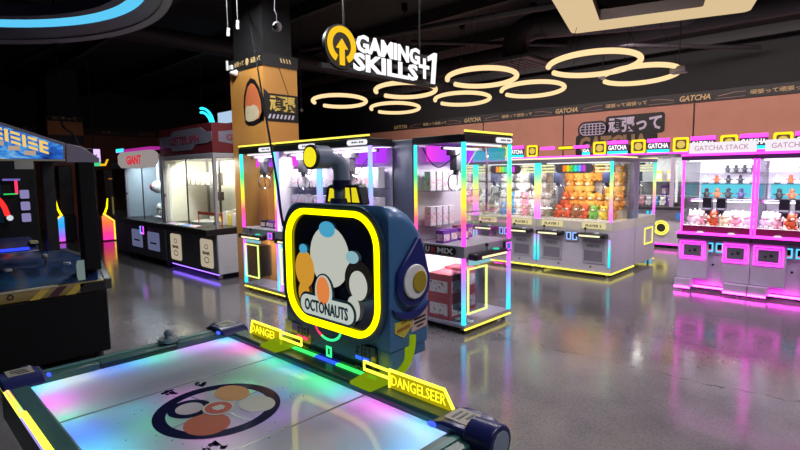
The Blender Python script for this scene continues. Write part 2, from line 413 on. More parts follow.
for nm, p, lab in (('access_point', (-2.2, 7.95, 2.98), 'small grey box hung at the right edge of the rightmost farther ring light'),
                   ('sensor_box', (-3.13, 7.62, 2.97), 'small grey box at the left gap of the rightmost farther ring light')):
    o = thing(nm, lab, 'ceiling device', p)
    k = 1 if nm == 'access_point' else .5
    part('housing', MB().box(-.10*k,.10*k,-.08*k,.08*k,-.04*k,.05*k), surf('device_grey', (.35,.33,.36), .5), o, bevel=.01)
    part('bracket', MB().cyl((0,0,.05*k),(0,0,1.42),.008,.008,6), DARK, o)

# square frame light top right (rotated 17.6 deg)
fr = thing('frame_light', 'large cream square frame light with dark open middle hung at top right', 'ceiling light', (-3.13, 6.60, 3.4), math.radians(17.4))
def sqring(a, b, w, r): return rrect(0, a, -b, 0, r), rrect(w, a-w*.95, -b+w, -.25, .02)
o_, i_ = rrect(0,1.95,-2.6,0,.09), rrect(.37,1.46,-2.2,-.36,.03)
CREAM = glow('cream_light_panel', (1.,.74,.42), .72)
part('light_panel', MB().ring(o_, i_, lambda a, b, t: (a, b, t), 0, .03), CREAM, fr, smooth=False)
part('frame_edge', MB().ring(rrect(-.012,1.962,-2.612,.012,.1), rrect(.36,1.47,-2.21,-.35,.03), lambda a, b, t: (a, b, t), .03, .16), surf('frame_brown', (.10,.06,.04), .5), fr)
m = MB()
for a, b in ((.2,-.2),(1.75,-.2),(.2,-2.3),(1.75,-2.3)): m.cyl((a,b,.16),(a,b,1.0),.006,.006,6)
part('hanger', m, DARK, fr)
# big round hoop with cyan strip, top left
hp = thing('hoop_light', 'big round grey hoop lamp with cyan light strip hung at top left', 'ceiling light', (-5.34, -.42, 3.10))
def annul(r0, r1, z0, z1, n=96):
    mb = MB(); vs = []
    for r, z in ((r0,z0),(r1,z0),(r1,z1),(r0,z1)):
        vs += [(r*math.cos(2*PI*i/n), r*math.sin(2*PI*i/n), z) for i in range(n)]
    fs = []
    for a in range(4):
        b = (a+1) % 4
        fs += [(a*n+i, a*n+(i+1) % n, b*n+(i+1) % n, b*n+i) for i in range(n)]
    return mb.add(vs, fs)
HG = surf('hoop_grey', (.16,.16,.20), .4)
hx = lambda x, y, r: ell(x+5.34, y+.42, r, r, 96)
up = lambda a, b, t: (a, b, t)
c1, c2, c3, c4, c5 = hx(-5.36,-.43,2.53), hx(-5.15,-.07,2.02), hx(-5.02,-.04,1.86), hx(-4.85,.02,1.66), hx(-4.80,.02,1.58)
part('hoop', MB().ring(c1, hx(-5.28,-.29,2.30), up, 0, .10), HG, hp)
part('inner_hoop', MB().ring(hx(-5.28,-.29,2.30), c2, up, .012, .10), surf('hoop_slate', (.09,.09,.12), .4), hp)
part('inner_hoop', MB().ring(c2, c3, up, .0, .10).ring(c4, c5, up, .0, .10), surf('hoop_blue_grey', (.07,.08,.13), .4), hp)
part('light_strip', MB().ring(c3, c4, up, .006, .06), glow('cyan_hoop_strip', (.10,.54,.85), 1.1), hp, smooth=False)
m = MB()
for i in range(8):
    a = 2*PI*(i+.4)/8; m.cyl((.2+1.94*math.cos(a),.36+1.94*math.sin(a),.09),(.2+1.94*math.cos(a),.36+1.94*math.sin(a),1.31),.008,.008,6)
part('hanger', m, DARK, hp)
# small arched cyan lamp and lit panel far behind the white machine
al = thing('arch_lamp', 'two small curved cyan neon bands high behind the tall red and grey machine header', 'ceiling light', (-12.3, 6.0, 2.9))
m = MB()
for r in (.55, .68): m.tube([(-.3+r*math.cos(t), 0, -.12+r*math.sin(t)*.75) for t in [math.radians(a) for a in range(0, 96, 8)]], .032, 8)
part('neon_band', m, CYAN, al)
part('hanger', MB().cyl((-.2,0,.4),(-.2,0,1.5),.01,.01,6), DARK, al)
lp = thing('light_panel', 'small pale lit rectangular panel high beside the orange pillar', 'ceiling light', (-11.3, 6.0, 2.83))
part('diffuser', MB().box(-.35,.42,-.03,0,0,.26), glow('pale_blue_panel', (.55,.75,1.), .8), lp)
part('housing', MB().box(-.37,.44,0,.06,-.02,.28).cyl((0,.03,.28),(0,.03,1.57),.01,.01,6), DARK, lp)
# security camera
sc_ = thing('security_camera', 'white dome security camera on a curved conduit under the dark ceiling', 'camera', (-5.29, 3.5, 3.33))
part('dome', MB().ball((0,0,0), (.055,.055,.06)), surf('camera_grey', (.30,.28,.33), .5), sc_)
part('lens', MB().ball((.03,-.045,-.01), .035), BLACK, sc_)
part('conduit', MB().tube([(0,0,.06),(0,0,.14),(-.04,0,.2),(-.06,.02,.3),(-.07,.02,.5),(-.07,.02,1.07)], .006, 6), surf('camera_grey', (.30,.28,.33), .5), sc_)
for dx, dz, lab in ((0,0,'small white spotlight under the dark ceiling, right of a tilted one'),(-.26,-.04,'small tilted white spotlight under the dark ceiling above the orange pillar')):
    s_ = thing('spotlight', lab, 'ceiling light', (-6.18+dx, 3.5, 3.53+dz))
    part('housing', MB().cyl((0,0,-.05),(.02 if dx else 0,0,.05),.022,.022,10), surf('spot_grey', (.4,.4,.42), .5), s_)
    part('rod', MB().cyl((0,0,.05),(0,0,.87-dz),.006,.006,6), DARK, s_)
# duct elbow and vent
DUCT = surf('dark_duct', (.026,.022,.028), .5)
du = thing('air_duct', 'black round duct elbow above a square ceiling vent, right of the hanging lettered sign', 'duct', (-4.95, 8.2, 3.55))
P = [(0,0,.0),(0,0,.25)]+[(.35-.35*math.cos(t), .20-.20*math.cos(t), .25+.35*math.sin(t)) for t in [math.radians(a) for a in range(15, 91, 15)]]+[(3.0, 1.6, .60)]
part('elbow', MB().tube(P, .22, 18), DUCT, du)
part('vent', MB().box(-.55,.55,-.5,.5,-.06,0), DUCT, du, bevel=.01)
m = MB()
for i in range(9): m.box(-.45+i*.1,-.40+i*.1,-.4,.4,-.075,-.06)
part('louvre', m, surf('louvre_grey', (.07,.06,.07), .5), du, smooth=False)
PIPE = surf('dark_pipe', (.024,.020,.026), .6)
for i, (a, b, r, lab) in enumerate((((-8.0,5.78,3.9),(-3.2,6.9,3.9),.045,'thin dark pipe running above the hanging lettered sign'),
        ((-13,9.6,4.05),(3.5,9.6,4.05),.20,'thick black duct across the ceiling above the ring lights'),
        ((-14,2.4,4.0),(-3,3.2,4.0),.05,'dark ceiling pipe above the security camera'),
        ((-9.4,-2.5,4.05),(-9.4,12.5,4.05),.16,'black duct running back above the white prize machines'),
        ((-.6,5.2,3.95),(3.5,10.8,3.95),.30,'broad black duct at the upper right behind the cream frame light'),
        ((-6.5,7.15,4.0),(-2.0,12.5,4.0),.04,'thin dark sprinkler pipe behind the ring lights'))):
    o = tag(part('ceiling_pipe', MB().cyl(a, b, r, r, 16), PIPE), lab, 'pipe')
bm_ = MB()
for i in range(9): bm_.box(-18.9, 3.9, -2+i*1.8, -1.9+i*1.8, 4.2, 4.4)
struct('ceiling_beams', bm_, surf('black_beam', (.018,.016,.02), .6), smooth=False)

# hanging sign
sg = thing('hanging_sign', 'hanging lit sign reading GAMING SKILLS+1 with yellow arrow emblem', 'sign', (-4.0, 3.2, 2.66))
FXs = lambda y0, z0, x0=0.: (lambda a, b, t: (x0+t, y0+a, z0+b))
part('sign_backing', MB().prism([(-.05,-.03),(1.67,-.03),(1.67,.02),(-.05,.02)], lambda a, b, t: (t, a, b), -.07, -.02), BLACK, sg)
SW = glow('white_sign_letters', (1.,.98,1.), 1.15)
part('lettering', MB().text('GAMING', FXs(.86,.272), fit=(.97,.18), bold=.034, extrude=.012), SW, sg, smooth=False)
part('lettering', MB().text('SKILLS', FXs(.82,.085), fit=(.98,.18), bold=.034, extrude=.012), SW, sg, smooth=False)
part('lettering', MB().prism([(1.335,.155),(1.41,.155),(1.41,.04),(1.45,.04),(1.45,.155),(1.51,.155),(1.51,.195),(1.45,.195),(1.45,.27),(1.41,.27),(1.41,.195),(1.335,.195)], lambda a, b, t: (t, a, b), 0, .012), SW, sg, smooth=False)
part('lettering', MB().prism([(1.545,.0),(1.615,.0),(1.655,.36),(1.60,.36),(1.49,.30),(1.495,.25),(1.575,.28)], lambda a, b, t: (t, a, b), 0, .012), SW, sg, smooth=False)
arc = MB()
A = [math.radians(a) for a in range(-62, 243, 8)]
oc = [(.185+.18*math.cos(a), .215+.18*math.sin(a)) for a in A]; ic = [(.185+.122*math.cos(a), .215+.122*math.sin(a)) for a in A]
for i in range(len(A)-1): arc.prism([oc[i], oc[i+1], ic[i+1], ic[i]], lambda a, b, t: (t, a, b), 0, .012)
arc.prism([(.155,.02),(.215,.02),(.215,.18),(.26,.18),(.185,.275),(.11,.18),(.155,.18)], lambda a, b, t: (t, a, b), 0, .012)
part('arrow_emblem', arc, glow('yellow_sign', (1.,.60,.02), 1.0), sg, smooth=False)
part('emblem_backing', MB().prism(ell(.185,.2,.205,.215,28), lambda a, b, t: (t, a, b), -.05, -.005), BLACK, sg)
part('hanging_rod', MB().cyl((-.04,.25,.38),(-.04,.25,1.74),.008,.008,6).cyl((-.04,1.4,.36),(-.04,1.4,1.74),.008,.008,6).box(-.06,-.02,.1,1.6,.10,.14).box(-.06,-.02,.1,1.6,.28,.32), BLACK, sg)
for xx, yy, lab in ((-4.9,5.6,'thin dark hanging rod with small end bulb left of the ring lights'),(-5.05,6.0,'thin dark hanging rod with small end bulb nearer the leftmost ring light')):
    o = thing('hanging_rod', lab, 'ceiling fitting', (xx-1.9, yy-1.0, 2.62))
    part('rod', MB().cyl((0,0,.05),(0,0,1.78),.006,.006,6), PIPE, o); part('end_bulb', MB().ball((0,0,.02), .03), surf('bulb_grey', (.2,.2,.2), .4), o)

exec_later = []
# ------------------------------------------------------------------ neon claw units (facing -y locally, front plane y=0)
PURP = glow_ramp('violet_led_header', 'X', -.45, .45, [(0,(.9,.05,.7)),(.5,(.35,.05,.9)),(1.,(.45,.03,.8))], 1.3)
CYANH = glow_ramp('cyan_led_header', 'X', -.45, .45, [(0,(.05,.55,.75)),(.5,(.10,.30,.8)),(1.,(.35,.1,.8))], .7)
DECKM = surf('playfield_grey', (.42,.40,.46), .35)
def claw_into(parent, name, x, y, ztop, zc, s=1., mat=DARK):
    """motor block, cable and three-fingered claw"""
    c = part(name, MB().box(x-.045*s, x+.045*s, y-.045*s, y+.045*s, zc+.05*s, zc+.20*s).cyl((x,y,zc+.2*s),(x,y,ztop),.01*s,.01*s,8).cyl((x,y,zc),(x,y,zc+.05*s),.03*s,.03*s,10), mat, parent, bevel=.004)
    for k in range(3):
        a = 2*PI*k/3+.5; ca, sa = math.cos(a), math.sin(a)
        part('prong', MB().tube([(x+ca*q*s, y+sa*q*s, zc+h*s) for q, h in ((.02,.02),(.07,-.01),(.09,-.07),(.075,-.13),(.04,-.16))], .007*s, 6), CHROME, c)
    return c
def coil(parent, pts, r=.006):
    part('power_cable', MB().tube(pts, r, 6), BLACK, parent)
def smooth_path(pts, n=8):
    P = [Vector(p) for p in pts]; out = []
    for i in range(len(P)-1):
        p0 = P[max(i-1,0)]; p1 = P[i]; p2 = P[i+1]; p3 = P[min(i+2,len(P)-1)]
        for j in range(n):
            t = j/n
            out.append(.5*((2*p1)+(p2-p0)*t+(2*p0-5*p1+4*p2-p3)*t*t+(3*p1-p0-3*p2+p3)*t**3))
    out.append(P[-1]); return out
def neon_unit(label, loc, rz, w, gd, rear, post=RAINBOW, head=PURP, back=WHITE, claw_x=0., shelves=(), lens=False, left_panel=None):
    t = thing('claw_machine', label, 'claw machine', loc, rz)
    h = w/2; d = gd
    part('plinth', MB().box(-h+.005, h-.005, .01, d+rear, .065, .10), surf('plinth_violet', (.34,.32,.40), .35), t, bevel=.006)
    part('base_light', MB().box(-h+.01, h-.01, -.006, .012, .048, .062), YELS, t, smooth=False)
    for sx in (-1, 1):
        for yy in (.06, d+rear-.06):
            cst = part('caster', MB().cyl((sx*(h-.07)-.012, yy, .024), (sx*(h-.07)+.012, yy, .024), .024, .024, 14), BLACK, t)
            part('fork', MB().box(sx*(h-.07)-.02, sx*(h-.07)+.02, yy-.02, yy+.02, .035, .066), CHROME, cst)
    part('deck', MB().box(-h+.004, h-.004, .004, d, .767, .885), surf('deck_grey', (.34,.34,.38), .35, .2), t, bevel=.004)
    part('canopy', MB().box(-h+.002, h-.002, -.004, d, 1.895, 1.972).box(-h+.02, h-.02, .0, .02, 1.972, 1.992), BLACK, t, bevel=.005)
    part('top_light', MB().box(-h+.01, h-.01, -.008, .012, 1.992, 2.010), YELS, t, smooth=False)
    pp = part('name_plate', MB().prism(rrect(.10, h-.03, 1.905, 1.96, .027), XZ(-.005), 0, .012), LIT, t)
    mm = MB()
    for q in range(5): mm.box(.18+q*.038, .18+q*.038+(.028 if q != 2 else .012), -.0195, -.0165, 1.925, 1.942)
    part('plate_print', mm, surf('print_grey', (.22,.22,.25), .5), pp, smooth=False)
    if rear > .02:
        part('rear_cabinet', MB().box(-h+.002, h-.002, d+.004, d+rear, .10, 1.955), surf('rear_grey_blue', (.19,.22,.28), .4, .1), t, bevel=.006)
    ph = .034
    for sx in (-1, 1):
        x0 = sx*(h-ph/2-.004)
        part('light_post', MB().box(x0-ph/2, x0+ph/2, .006, .006+ph, .10, .765).box(x0-ph/2, x0+ph/2, .006, .006+ph, .886, 1.895), post, t, smooth=False)
        if d > .4: part('light_post', MB().box(x0-ph/2+.006, x0+ph/2-.006, d-ph, d-.01, .10, .765).box(x0-ph/2+.006, x0+ph/2-.006, d-ph, d-.01, .886, 1.895), post, t, smooth=False)
        for za, zb in ((.887, 1.893), (.102, .765)): part('side_pane', MB().box(sx*(h-.004)-.003, sx*(h-.004)+.003, .05, d-.045, za, zb), GLASS, t, smooth=False)
    for za, zb in ((.887, 1.893), (.102, .765)): part('front_pane', MB().box(-h+.05, h-.05, .004, .010, za, zb), GLASS, t, smooth=False)
    if back is not None: part('back_panel', MB().box(-h+.01, h-.01, d-.008, d, .886, 1.895).box(-h+.01, h-.01, d-.008, d, .10, .765), back, t, smooth=False)
    part('header_light', MB().box(-h+.03, h-.03, d*.72, d*.72+.02, 1.72, 1.88), head, t, smooth=False)
    part('gantry', MB().box(-h+.05, h-.05, d*.45, d*.45+.03, 1.835, 1.865).box(claw_x-.07, claw_x+.07, d*.45-.05, d*.45+.07, 1.78, 1.835), DARK, t, bevel=.004)
    claw_into(t, 'claw', claw_x, d*.45, 1.80, 1.58)
    coil(t, smooth_path([(claw_x, d*.45, 1.80),(claw_x+.06, d*.45, 1.64),(claw_x+.12, d*.45, 1.60),(claw_x+.22, d*.45, 1.70),(min(h-.06, claw_x+.36), d*.45, 1.84)]))
    lg = part('control_ledge', MB().box(-h+.06, .20, -.10, .004, .745, .815), BLACK, t, bevel=.02, seg=3)
    part('ledge_light', MB().box(-h+.16, .17, -.106, -.098, .762, .782), WARMS, lg, smooth=False)
    js = part('joystick', MB().cyl((-.12,-.05,.81),(-.12,-.05,.87),.008,.008,8), CHROME, t)
    part('knob', MB().ball((-.12,-.05,.88), .02), BLACK, js)
    part('push_button', MB().cyl((.05,-.05,.812),(.05,-.05,.828),.035,.03,14), glow('teal_button', (.05,.9,.6), .8), t)
    pb = part('payment_box', MB().box(.26, .38, -.03, .004, .76, .87), DARK, t, bevel=.006)
    part('reader_light', MB().frame(.27,.37,.775,.86,.012,-.035,-.03), glow('violet_reader', (.75,.10,1.), 1.6), pb, smooth=False)
    part('reader_screen', MB().box(.287,.353,-.033,-.03,.79,.845), glow('reader_blue', (.08,.25,.7), .8), pb, smooth=False)
    cd = part('chute_frame', MB().frame(-h+.06, -.04, .20, .66, .014, -.006, .012), glow('lime_led_frame', (.85,1.,.25), 1.3), t, smooth=False)
    part('chute_box', MB().box(-h+.08, -.06, .20, .22, .22, .64).box(-h+.08, -h+.09, .02, .20, .22, .64).box(-.07, -.06, .02, .20, .22, .64).box(-h+.08, -.06, .02, .20, .21, .22), glass('smoked_pane', (.62,.66,.70)), cd, smooth=False)
    part('door_sign', MB().box(-h+.08, .02, -.002, .008, .685, .745), glow('door_sign', (.35,.75,.85), .7), t, smooth=False)
    for z in shelves:
        part('shelf', MB().box(-h+.06, h-.06, d-.30 if d > .4 else d-.2, d-.01, z-.012, z), glass('shelf_acrylic', (.90,.88,.92)), t, smooth=False)
    part('lamp_bar', MB().box(-h+.12, h-.12, .06, .09, 1.872, 1.89), glow('lamp_bar', (1.,.98,1.), 1.3), t, smooth=False)
    c, s = math.cos(rz), math.sin(rz)
    L = lamp('AREA', (loc[0]-s*d*.35, loc[1]+c*d*.35, 1.865), 21. if gd > .5 else 20., (1.,.90,1.), w*.7, min(.35, d*.6), (.6,0,rz), 'cabinet_lamp', 175)
    L2 = lamp('AREA', (loc[0]-s*d*.5, loc[1]+c*d*.5, .755), 13. if gd > .5 else 12., (1.,.90,1.), w*.6, min(.3, d*.6), (.6,0,rz), 'cabinet_lamp', 175)
    return t
midm = neon_unit('free-standing glass claw machine with rainbow corner lights in the middle of the floor', (-2.94, 4.409, 0), PI/2, .862, .665, .318, head=PURP, claw_x=-.17, shelves=(1.05, 1.42))
# lettered plate on the side facing the camera (local x = -h)
pz = part('side_plate', MB().prism(rrect(.10,.52,.785,.870,.04), lambda a, b, t: (-.431-t, a, b), 0, .004), BLACK, midm)
part('plate_lettering', MB().text('U', lambda a, b, t: (-.435-t, .465-a, .8275+b), fit=(.05,.055), bold=.02), surf('plate_white', (.75,.72,.74), .4), pz, smooth=False)
part('plate_lettering', MB().text('MIX', lambda a, b, t: (-.435-t, .235-a, .8275+b), fit=(.20,.055), bold=.02), surf('plate_white', (.75,.72,.74), .4), pz, smooth=False)
part('plate_lettering', MB().text('R', lambda a, b, t: (-.435-t, .385-a, .8275+b), fit=(.06,.055), bold=.03), surf('plate_red', (.55,.03,.05), .4), pz, smooth=False)
part('side_reflection_glow', MB().box(.385,.40,.07,.60,1.72,1.87), glow_ramp('aqua_reflection_glow', 'Y', .05, .6, [(0,(.02,.45,.45)),(.5,(.05,.40,.70)),(1.,(.04,.55,.75))], .9), midm, smooth=False)  # glowing bar stands in for the cyan reflection along the far pane top
part('camera_rail', MB().box(-.30,.30,.10,.12,1.20,1.215).box(.1,.12,.1,.12,1.2,1.86), CHROME, midm, smooth=False)
part('cable_drape', MB().tube(smooth_path([(-.40,.55,1.86),(-.40,.45,1.72),(-.40,.34,1.66),(-.38,.22,1.72),(-.3,.14,1.80)]), .006, 6), BLACK, midm)

tri = []
for i, (lab, bk_, hd, ps) in enumerate((('leftmost of three joined neon claw machines, in front of the orange pillar', None, PURP, RAINBOW),
                       ('middle of three joined neon claw machines, violet lit, behind the blue table tower', WHITE, PURP, RAINBOW2),
                       ('right of three joined neon claw machines, cyan lit, next to the grey cabinet side', WHITE, PURP, RAINBOW2))):
    tri.append(neon_unit(lab, (-6.531+.8843*(i+.5), 3.628, 0), 0, .882, .34, 0, post=ps, head=hd, back=bk_, claw_x=-.05, shelves=() if i == 0 else (1.15, 1.45)))

part('divider_wall', MB().box(-.437,-.430,.05,.335,.886,1.895).box(-.437,-.430,.05,.335,.10,.765), WHITE, tri[1], smooth=False)
# prize helper things -------------------------------------------------
def prize_box(loc, size, label, mat, group, rz=0., parent=None, pm=None, cat='prize box'):
    o = thing('prize_box', label, cat, loc, rz, group)
    a, b, c = size[0]/2, size[1]/2, size[2]
    part('carton', MB().box(-a, a, -b, b, 0, c), mat, o, bevel=.003)
    if pm: 
        part('print', MB().box(-a*.78, a*.78, -b-.002, -b, c*.18, c*.70).box(-a-.002, -a, -b*.78, b*.78, c*.18, c*.70).box(a, a+.002, -b*.78, b*.78, c*.18, c*.70), pm, o, smooth=False)
    return o
WCART = surf('white_carton', (.80,.76,.78), .5); RPRINT = spots('red_white_print', (.60,.05,.08), (.85,.80,.78), 34, .5)
PKPRINT = spots('pink_print', (.80,.36,.42), (.86,.80,.82), 40, .46)
VIO = surf('violet_carton', (.22,.06,.45), .4); REDC = surf('red_carton', (.55,.10,.12), .45)
CRPRINT = spots('cartoonless_white_print', (.85,.80,.78), (.55,.14,.16), 26, .58)
# middle machine: local (x along +Y world, y along -X world).  world = (-2.94 - ly, 4.409 + lx)
def mid(lx, ly, z): return (-2.94-ly, 4.409+lx, z)
for r_, (z, n, lab) in enumerate(((1.42, 4, 'top'), (1.05, 4, 'middle'))):
    for k in range(n):
        prize_box(mid(-.30+.0+k*.105, .54, z), (.085,.085,.20), f'white figure box, {ORD[k]} from left on the {lab} shelf of the glass claw machine', WCART, 'white figure boxes in the glass claw machine', PI/2, pm=PKPRINT)
for k in range(3):
    prize_box(mid(-.31+k*.16, .36+.03*(k % 2), .886), (.12,.10,.13), f'violet topped prize box, {ORD[k]} from left on the deck of the glass claw machine', VIO, 'violet prize boxes on the claw deck', PI/2, pm=PKPRINT)
for k in range(2):
    prize_box(mid(.06+k*.17, .45, .886), (.10,.08,.15), f'small {"red" if k == 0 else "violet"} prize box toward the right on the deck of the glass claw machine', REDC if k == 0 else VIO, 'prize boxes right on the claw deck', PI/2, pm=CRPRINT)
for k in range(2):
    z = .102+k*.235
    prize_box(mid(-.26, .36, z), (.26,.30,.233), f'big red printed carton, {"lower" if k == 0 else "upper"} of the stack in the glass claw machine base', REDC, 'big red cartons in the machine base', PI/2, pm=CRPRINT)
    prize_box(mid(.12, .46, z), (.20,.28,.233), f'red carton behind the front post, {"lower" if k == 0 else "upper"} in the glass claw machine base', REDC, 'red cartons at right in the machine base', PI/2, pm=CRPRINT)
o = thing('prize_bag', 'flat black and white packet lying beside red cartons in the claw machine base', 'packet', mid(-.30, .10, .101), .3)
part('wrapper', MB().prism(rrect(-.10,.10,-.05,.05,.03), flat(0), 0, .02), spots('bw_print', (.05,.05,.05), (.75,.75,.72), 25, .5), o, bevel=.005)
# three joined units
for u in (1, 2):
    cx = -6.531+.8843*(u+.5); nm = 'middle' if u == 1 else 'right'
    for z, sn in ((1.45,'upper'), (1.15,'lower')):
        for k in range(5):
            prize_box((cx-.30+k*.15, 3.628+.24, z), (.12,.10,.22 if z > 1.3 else .20), f'pale prize box, {ORD[k]} from left on the {sn} shelf of the {nm} joined claw machine', WCART, 'pale boxes in the joined claw machines', pm=PKPRINT if (k+u) % 3 else None)
    for k in range(4):
        prize_box((cx-.27+k*.18, 3.628+.18, .886), (.15,.16,.13), f'low prize box, {ORD[k]} from left on the deck of the {nm} joined claw machine', WCART if k % 2 else VIO, 'low boxes in the joined claw machines', pm=PKPRINT)
for k in range(2):
    prize_box((-6.24+.2*k, 3.628+.22, .886), (.13,.12,.10), f'{"dark" if k == 0 else "violet"} prize box on the deck of the leftmost joined claw machine', DARK if k == 0 else VIO, 'boxes in the leftmost joined claw machine', pm=PKPRINT)

# ------------------------------------------------------------------ two-player plush machines
PEG = None
def peg_mat():
    m, nt, out = nmat('white_pegboard')
    N = nt.nodes.new; L = nt.links.new
    b = N('ShaderNodeBsdfPrincipled'); tc = N('ShaderNodeTexCoord'); mp = N('ShaderNodeMapping'); mp.inputs['Scale'].default_value = (18,0,18)
    L(tc.outputs['Object'], mp.inputs[0]); v = N('ShaderNodeVectorMath'); v.operation = 'FRACTION'; L(mp.outputs[0], v.inputs[0])
    w = N('ShaderNodeVectorMath'); w.operation = 'SUBTRACT'; w.inputs[1].default_value = (.5,0,.5); L(v.outputs[0], w.inputs[0])
    l = N('ShaderNodeVectorMath'); l.operation = 'LENGTH'; L(w.outputs[0], l.inputs[0])
    r = ramp(nt, [(.17,(.30,.24,.26)),(.20,(.80,.76,.76))]); L(l.outputs['Value'], r.inputs['Fac']); L(r.outputs['Color'], b.inputs['Base Color'])
    b.inputs['Roughness'].default_value = .5; L(b.outputs[0], out.inputs[0]); return m
PEG = peg_mat()
CABM = surf('lilac_grey_cabinet', (.54,.50,.60), .4)
SEP = glow_ramp('violet_cyan_door_led', 'Z', .1, .65, [(0,(.02,.6,1.)),(.5,(.05,.9,.8)),(1.,(.7,.15,1.))], 1.3)
RB = glow_ramp('rainbow_sign', 'X', -.19, .19, [(0,(1,.08,.05)),(.22,(1,.65,.0)),(.45,(.1,1,.15)),(.65,(.0,.8,1)),(.85,(.45,.1,1)),(1,(1,.05,.8))], 1.1)
ROWPOST = glow_ramp('row_led_post', 'Z', .1, 1.8, [(0,(.02,.65,1.)),(.2,(.15,.45,1.)),(.36,(.65,.2,1.)),(.5,(.9,.2,.9)),(.64,(1.,.45,.3)),(.74,(.8,.9,.2)),(.87,(.1,.9,.5)),(1.,(.03,.8,.9))], 1.5)
def plush_unit(label, loc, rz=0.):
    w, d, h = 1.222, .967, .611
    t = thing('plush_machine', label, 'claw machine', loc, rz)
    part('lower_cabinet', MB().box(-h, h, .01, d, .075, .70), CABM, t, bevel=.006)
    part('base_light', MB().box(-h, h, -.004, .012, .052, .075).box(h-.012, h+.004, .012, d, .052, .075), YELS, t, smooth=False)
    for sx in (-1, 1):
        for yy in (.07, d-.07): part('caster', MB().cyl((sx*(h-.08)-.012, yy, .027), (sx*(h-.08)+.012, yy, .027), .027, .027, 12).box(sx*(h-.08)-.018, sx*(h-.08)+.018, yy-.02, yy+.02, .04, .078), CHROME, t)
    part('deck', MB().box(-h, h, .004, d, .70, .84), surf('pale_deck', (.62,.58,.50), .4), t, bevel=.005)
    for sx, txt in ((-1,'PLAYER 1'), (1,'PLAYER 2')):
        c = sx*.36-.02*sx
        dr = part('prize_door', MB().box(c-.17, c+.17, -.002, .012, .20, .55), surf('door_panel', (.40,.38,.45), .35), t, bevel=.004)
        part('door_window', MB().box(c-.14, c+.14, -.006, -.001, .24, .40), surf('door_dark', (.20,.18,.24), .2), dr, smooth=False)
        part('door_print', MB().text('N:BOX', lambda a, b, q, C=c: (C+a, -.003-q, .475+b), fit=(.20,.05), bold=.02), surf('door_print', (.12,.11,.14), .5), dr, smooth=False)
        pn = part('player_plate', MB().box(c-.18, c+.18, -.012, .006, .735, .825), glow('cream_player_plate', (1.,.86,.45), .75), t, bevel=.003)
        part('plate_print', MB().text(txt, lambda a, b, q, C=c: (C+a, -.014-q, .78+b), fit=(.24,.04), bold=.02), BLACK, pn, smooth=False)
        lg = part('control_ledge', MB().box(c-.22, c+.22, -.14, .012, .605, .675), BLACK, t, bevel=.02, seg=3)
        part('ledge_light', MB().box(c-.17, c+.15, -.146, -.138, .622, .648), glow('cream_ledge_led', (1.,.92,.55), 1.3), lg, smooth=False)
        js = part('joystick', MB().cyl((c-.1,-.07,.67),(c-.1,-.07,.73),.008,.008,8), CHROME, t); part('knob', MB().ball((c-.1,-.07,.74),.02), BLACK, js)
        part('push_button', MB().cyl((c+.08,-.07,.672),(c+.08,-.07,.688),.03,.028,12), glow('white_button', (.9,.9,1.), .6), t)
    pb = part('payment_box', MB().box(-.10, .10, -.012, .012, .52, .69), surf('payment_grey', (.33,.32,.38), .4), t, bevel=.004)
    for sx in (-1, 1):
        part('reader_light', MB().frame(sx*.05-.035, sx*.05+.035, .545, .66, .014, -.018, -.012), glow('reader_violet_blue', (.25,.45,1.), 1.6), pb, smooth=False)
        part('reader_screen', MB().box(sx*.05-.02, sx*.05+.02, -.016, -.012, .56, .645), BLACK, pb, smooth=False)
    part('lock', MB().cyl((-.22,-.004,.15),(-.22,.01,.15),.012,.012,10).cyl((.3,-.004,.15),(.3,.01,.15),.012,.012,10), DARK, t)
    part('canopy', MB().box(-h, h, .0, d, 1.745, 1.80), surf('canopy_grey', (.25,.23,.28), .4), t, bevel=.005)
    part('top_light', MB().box(-h, h, -.006, .02, 1.803, 1.822).box(h-.02, h+.004, .02, d, 1.803, 1.822), WARMS, t, smooth=False)
    for sx in (-1, 1):
        x0 = sx*(h-.03)
        part('light_post', MB().box(x0-.019, x0+.019, .0, .04, .84, 1.745), ROWPOST, t, smooth=False)
        part('door_light', MB().box(x0-.015, x0+.015, -.004, .012, .16, .58), SEP, t, smooth=False)
        part('side_pane', MB().box(sx*(h-.004)-.003, sx*(h-.004)+.003, .05, d-.1, .84, 1.745), GLASS, t, smooth=False)
    for xx in (h-.07, -h): part('rear_post', MB().box(xx, xx+.07, d-.10, d-.002, .84, 1.745), surf('rear_post_violet', (.30,.26,.38), .4), t, bevel=.004)
    part('front_pane', MB().box(-h+.06, h-.06, .006, .012, .84, 1.745), GLASS, t, smooth=False)
    part('back_panel', MB().box(-h+.07, h-.07, d-.06, d-.05, .84, 1.745), PEG, t, smooth=False)
    sgp = part('rainbow_sign', MB().prism(rrect(-.30,.30,1.575,1.725,.07), XZ(.03), 0, .02), surf('sign_shell', (.10,.09,.12), .4), t, bevel=.004)
    mm = MB()
    for q in range(6): mm.prism(rrect(-.185+q*.063, -.185+q*.063+.056, 1.60, 1.70, .018, 3), XZ(.01), 0, .004)
    part('sign_letters', mm, RB, sgp, smooth=False)
    mm = MB()
    for sx in (-1, 1):
        for zz in (1.60, 1.65, 1.70): mm.box(sx*.44-.11, sx*.44+.11, .015, .03, zz-.012, zz+.012)
    part('sign_bars', mm, glow('lemon_bars', (1.,1.,.45), 1.1), t, smooth=False)
    part('gantry', MB().box(-h+.07, h-.07, .40, .44, 1.70, 1.735), DARK, t, smooth=False)
    for sx in (-1, 1): claw_into(t, 'claw', sx*.40, .30, 1.72, 1.36, 1.15, surf('claw_blue', (.06,.07,.16), .4))
    part('lamp_bar', MB().box(-.5,.5,.10,.14,1.725,1.742), glow('lamp_bar', (1.,.98,1.), 1.3), t, smooth=False)
    c, s = math.cos(rz), math.sin(rz)
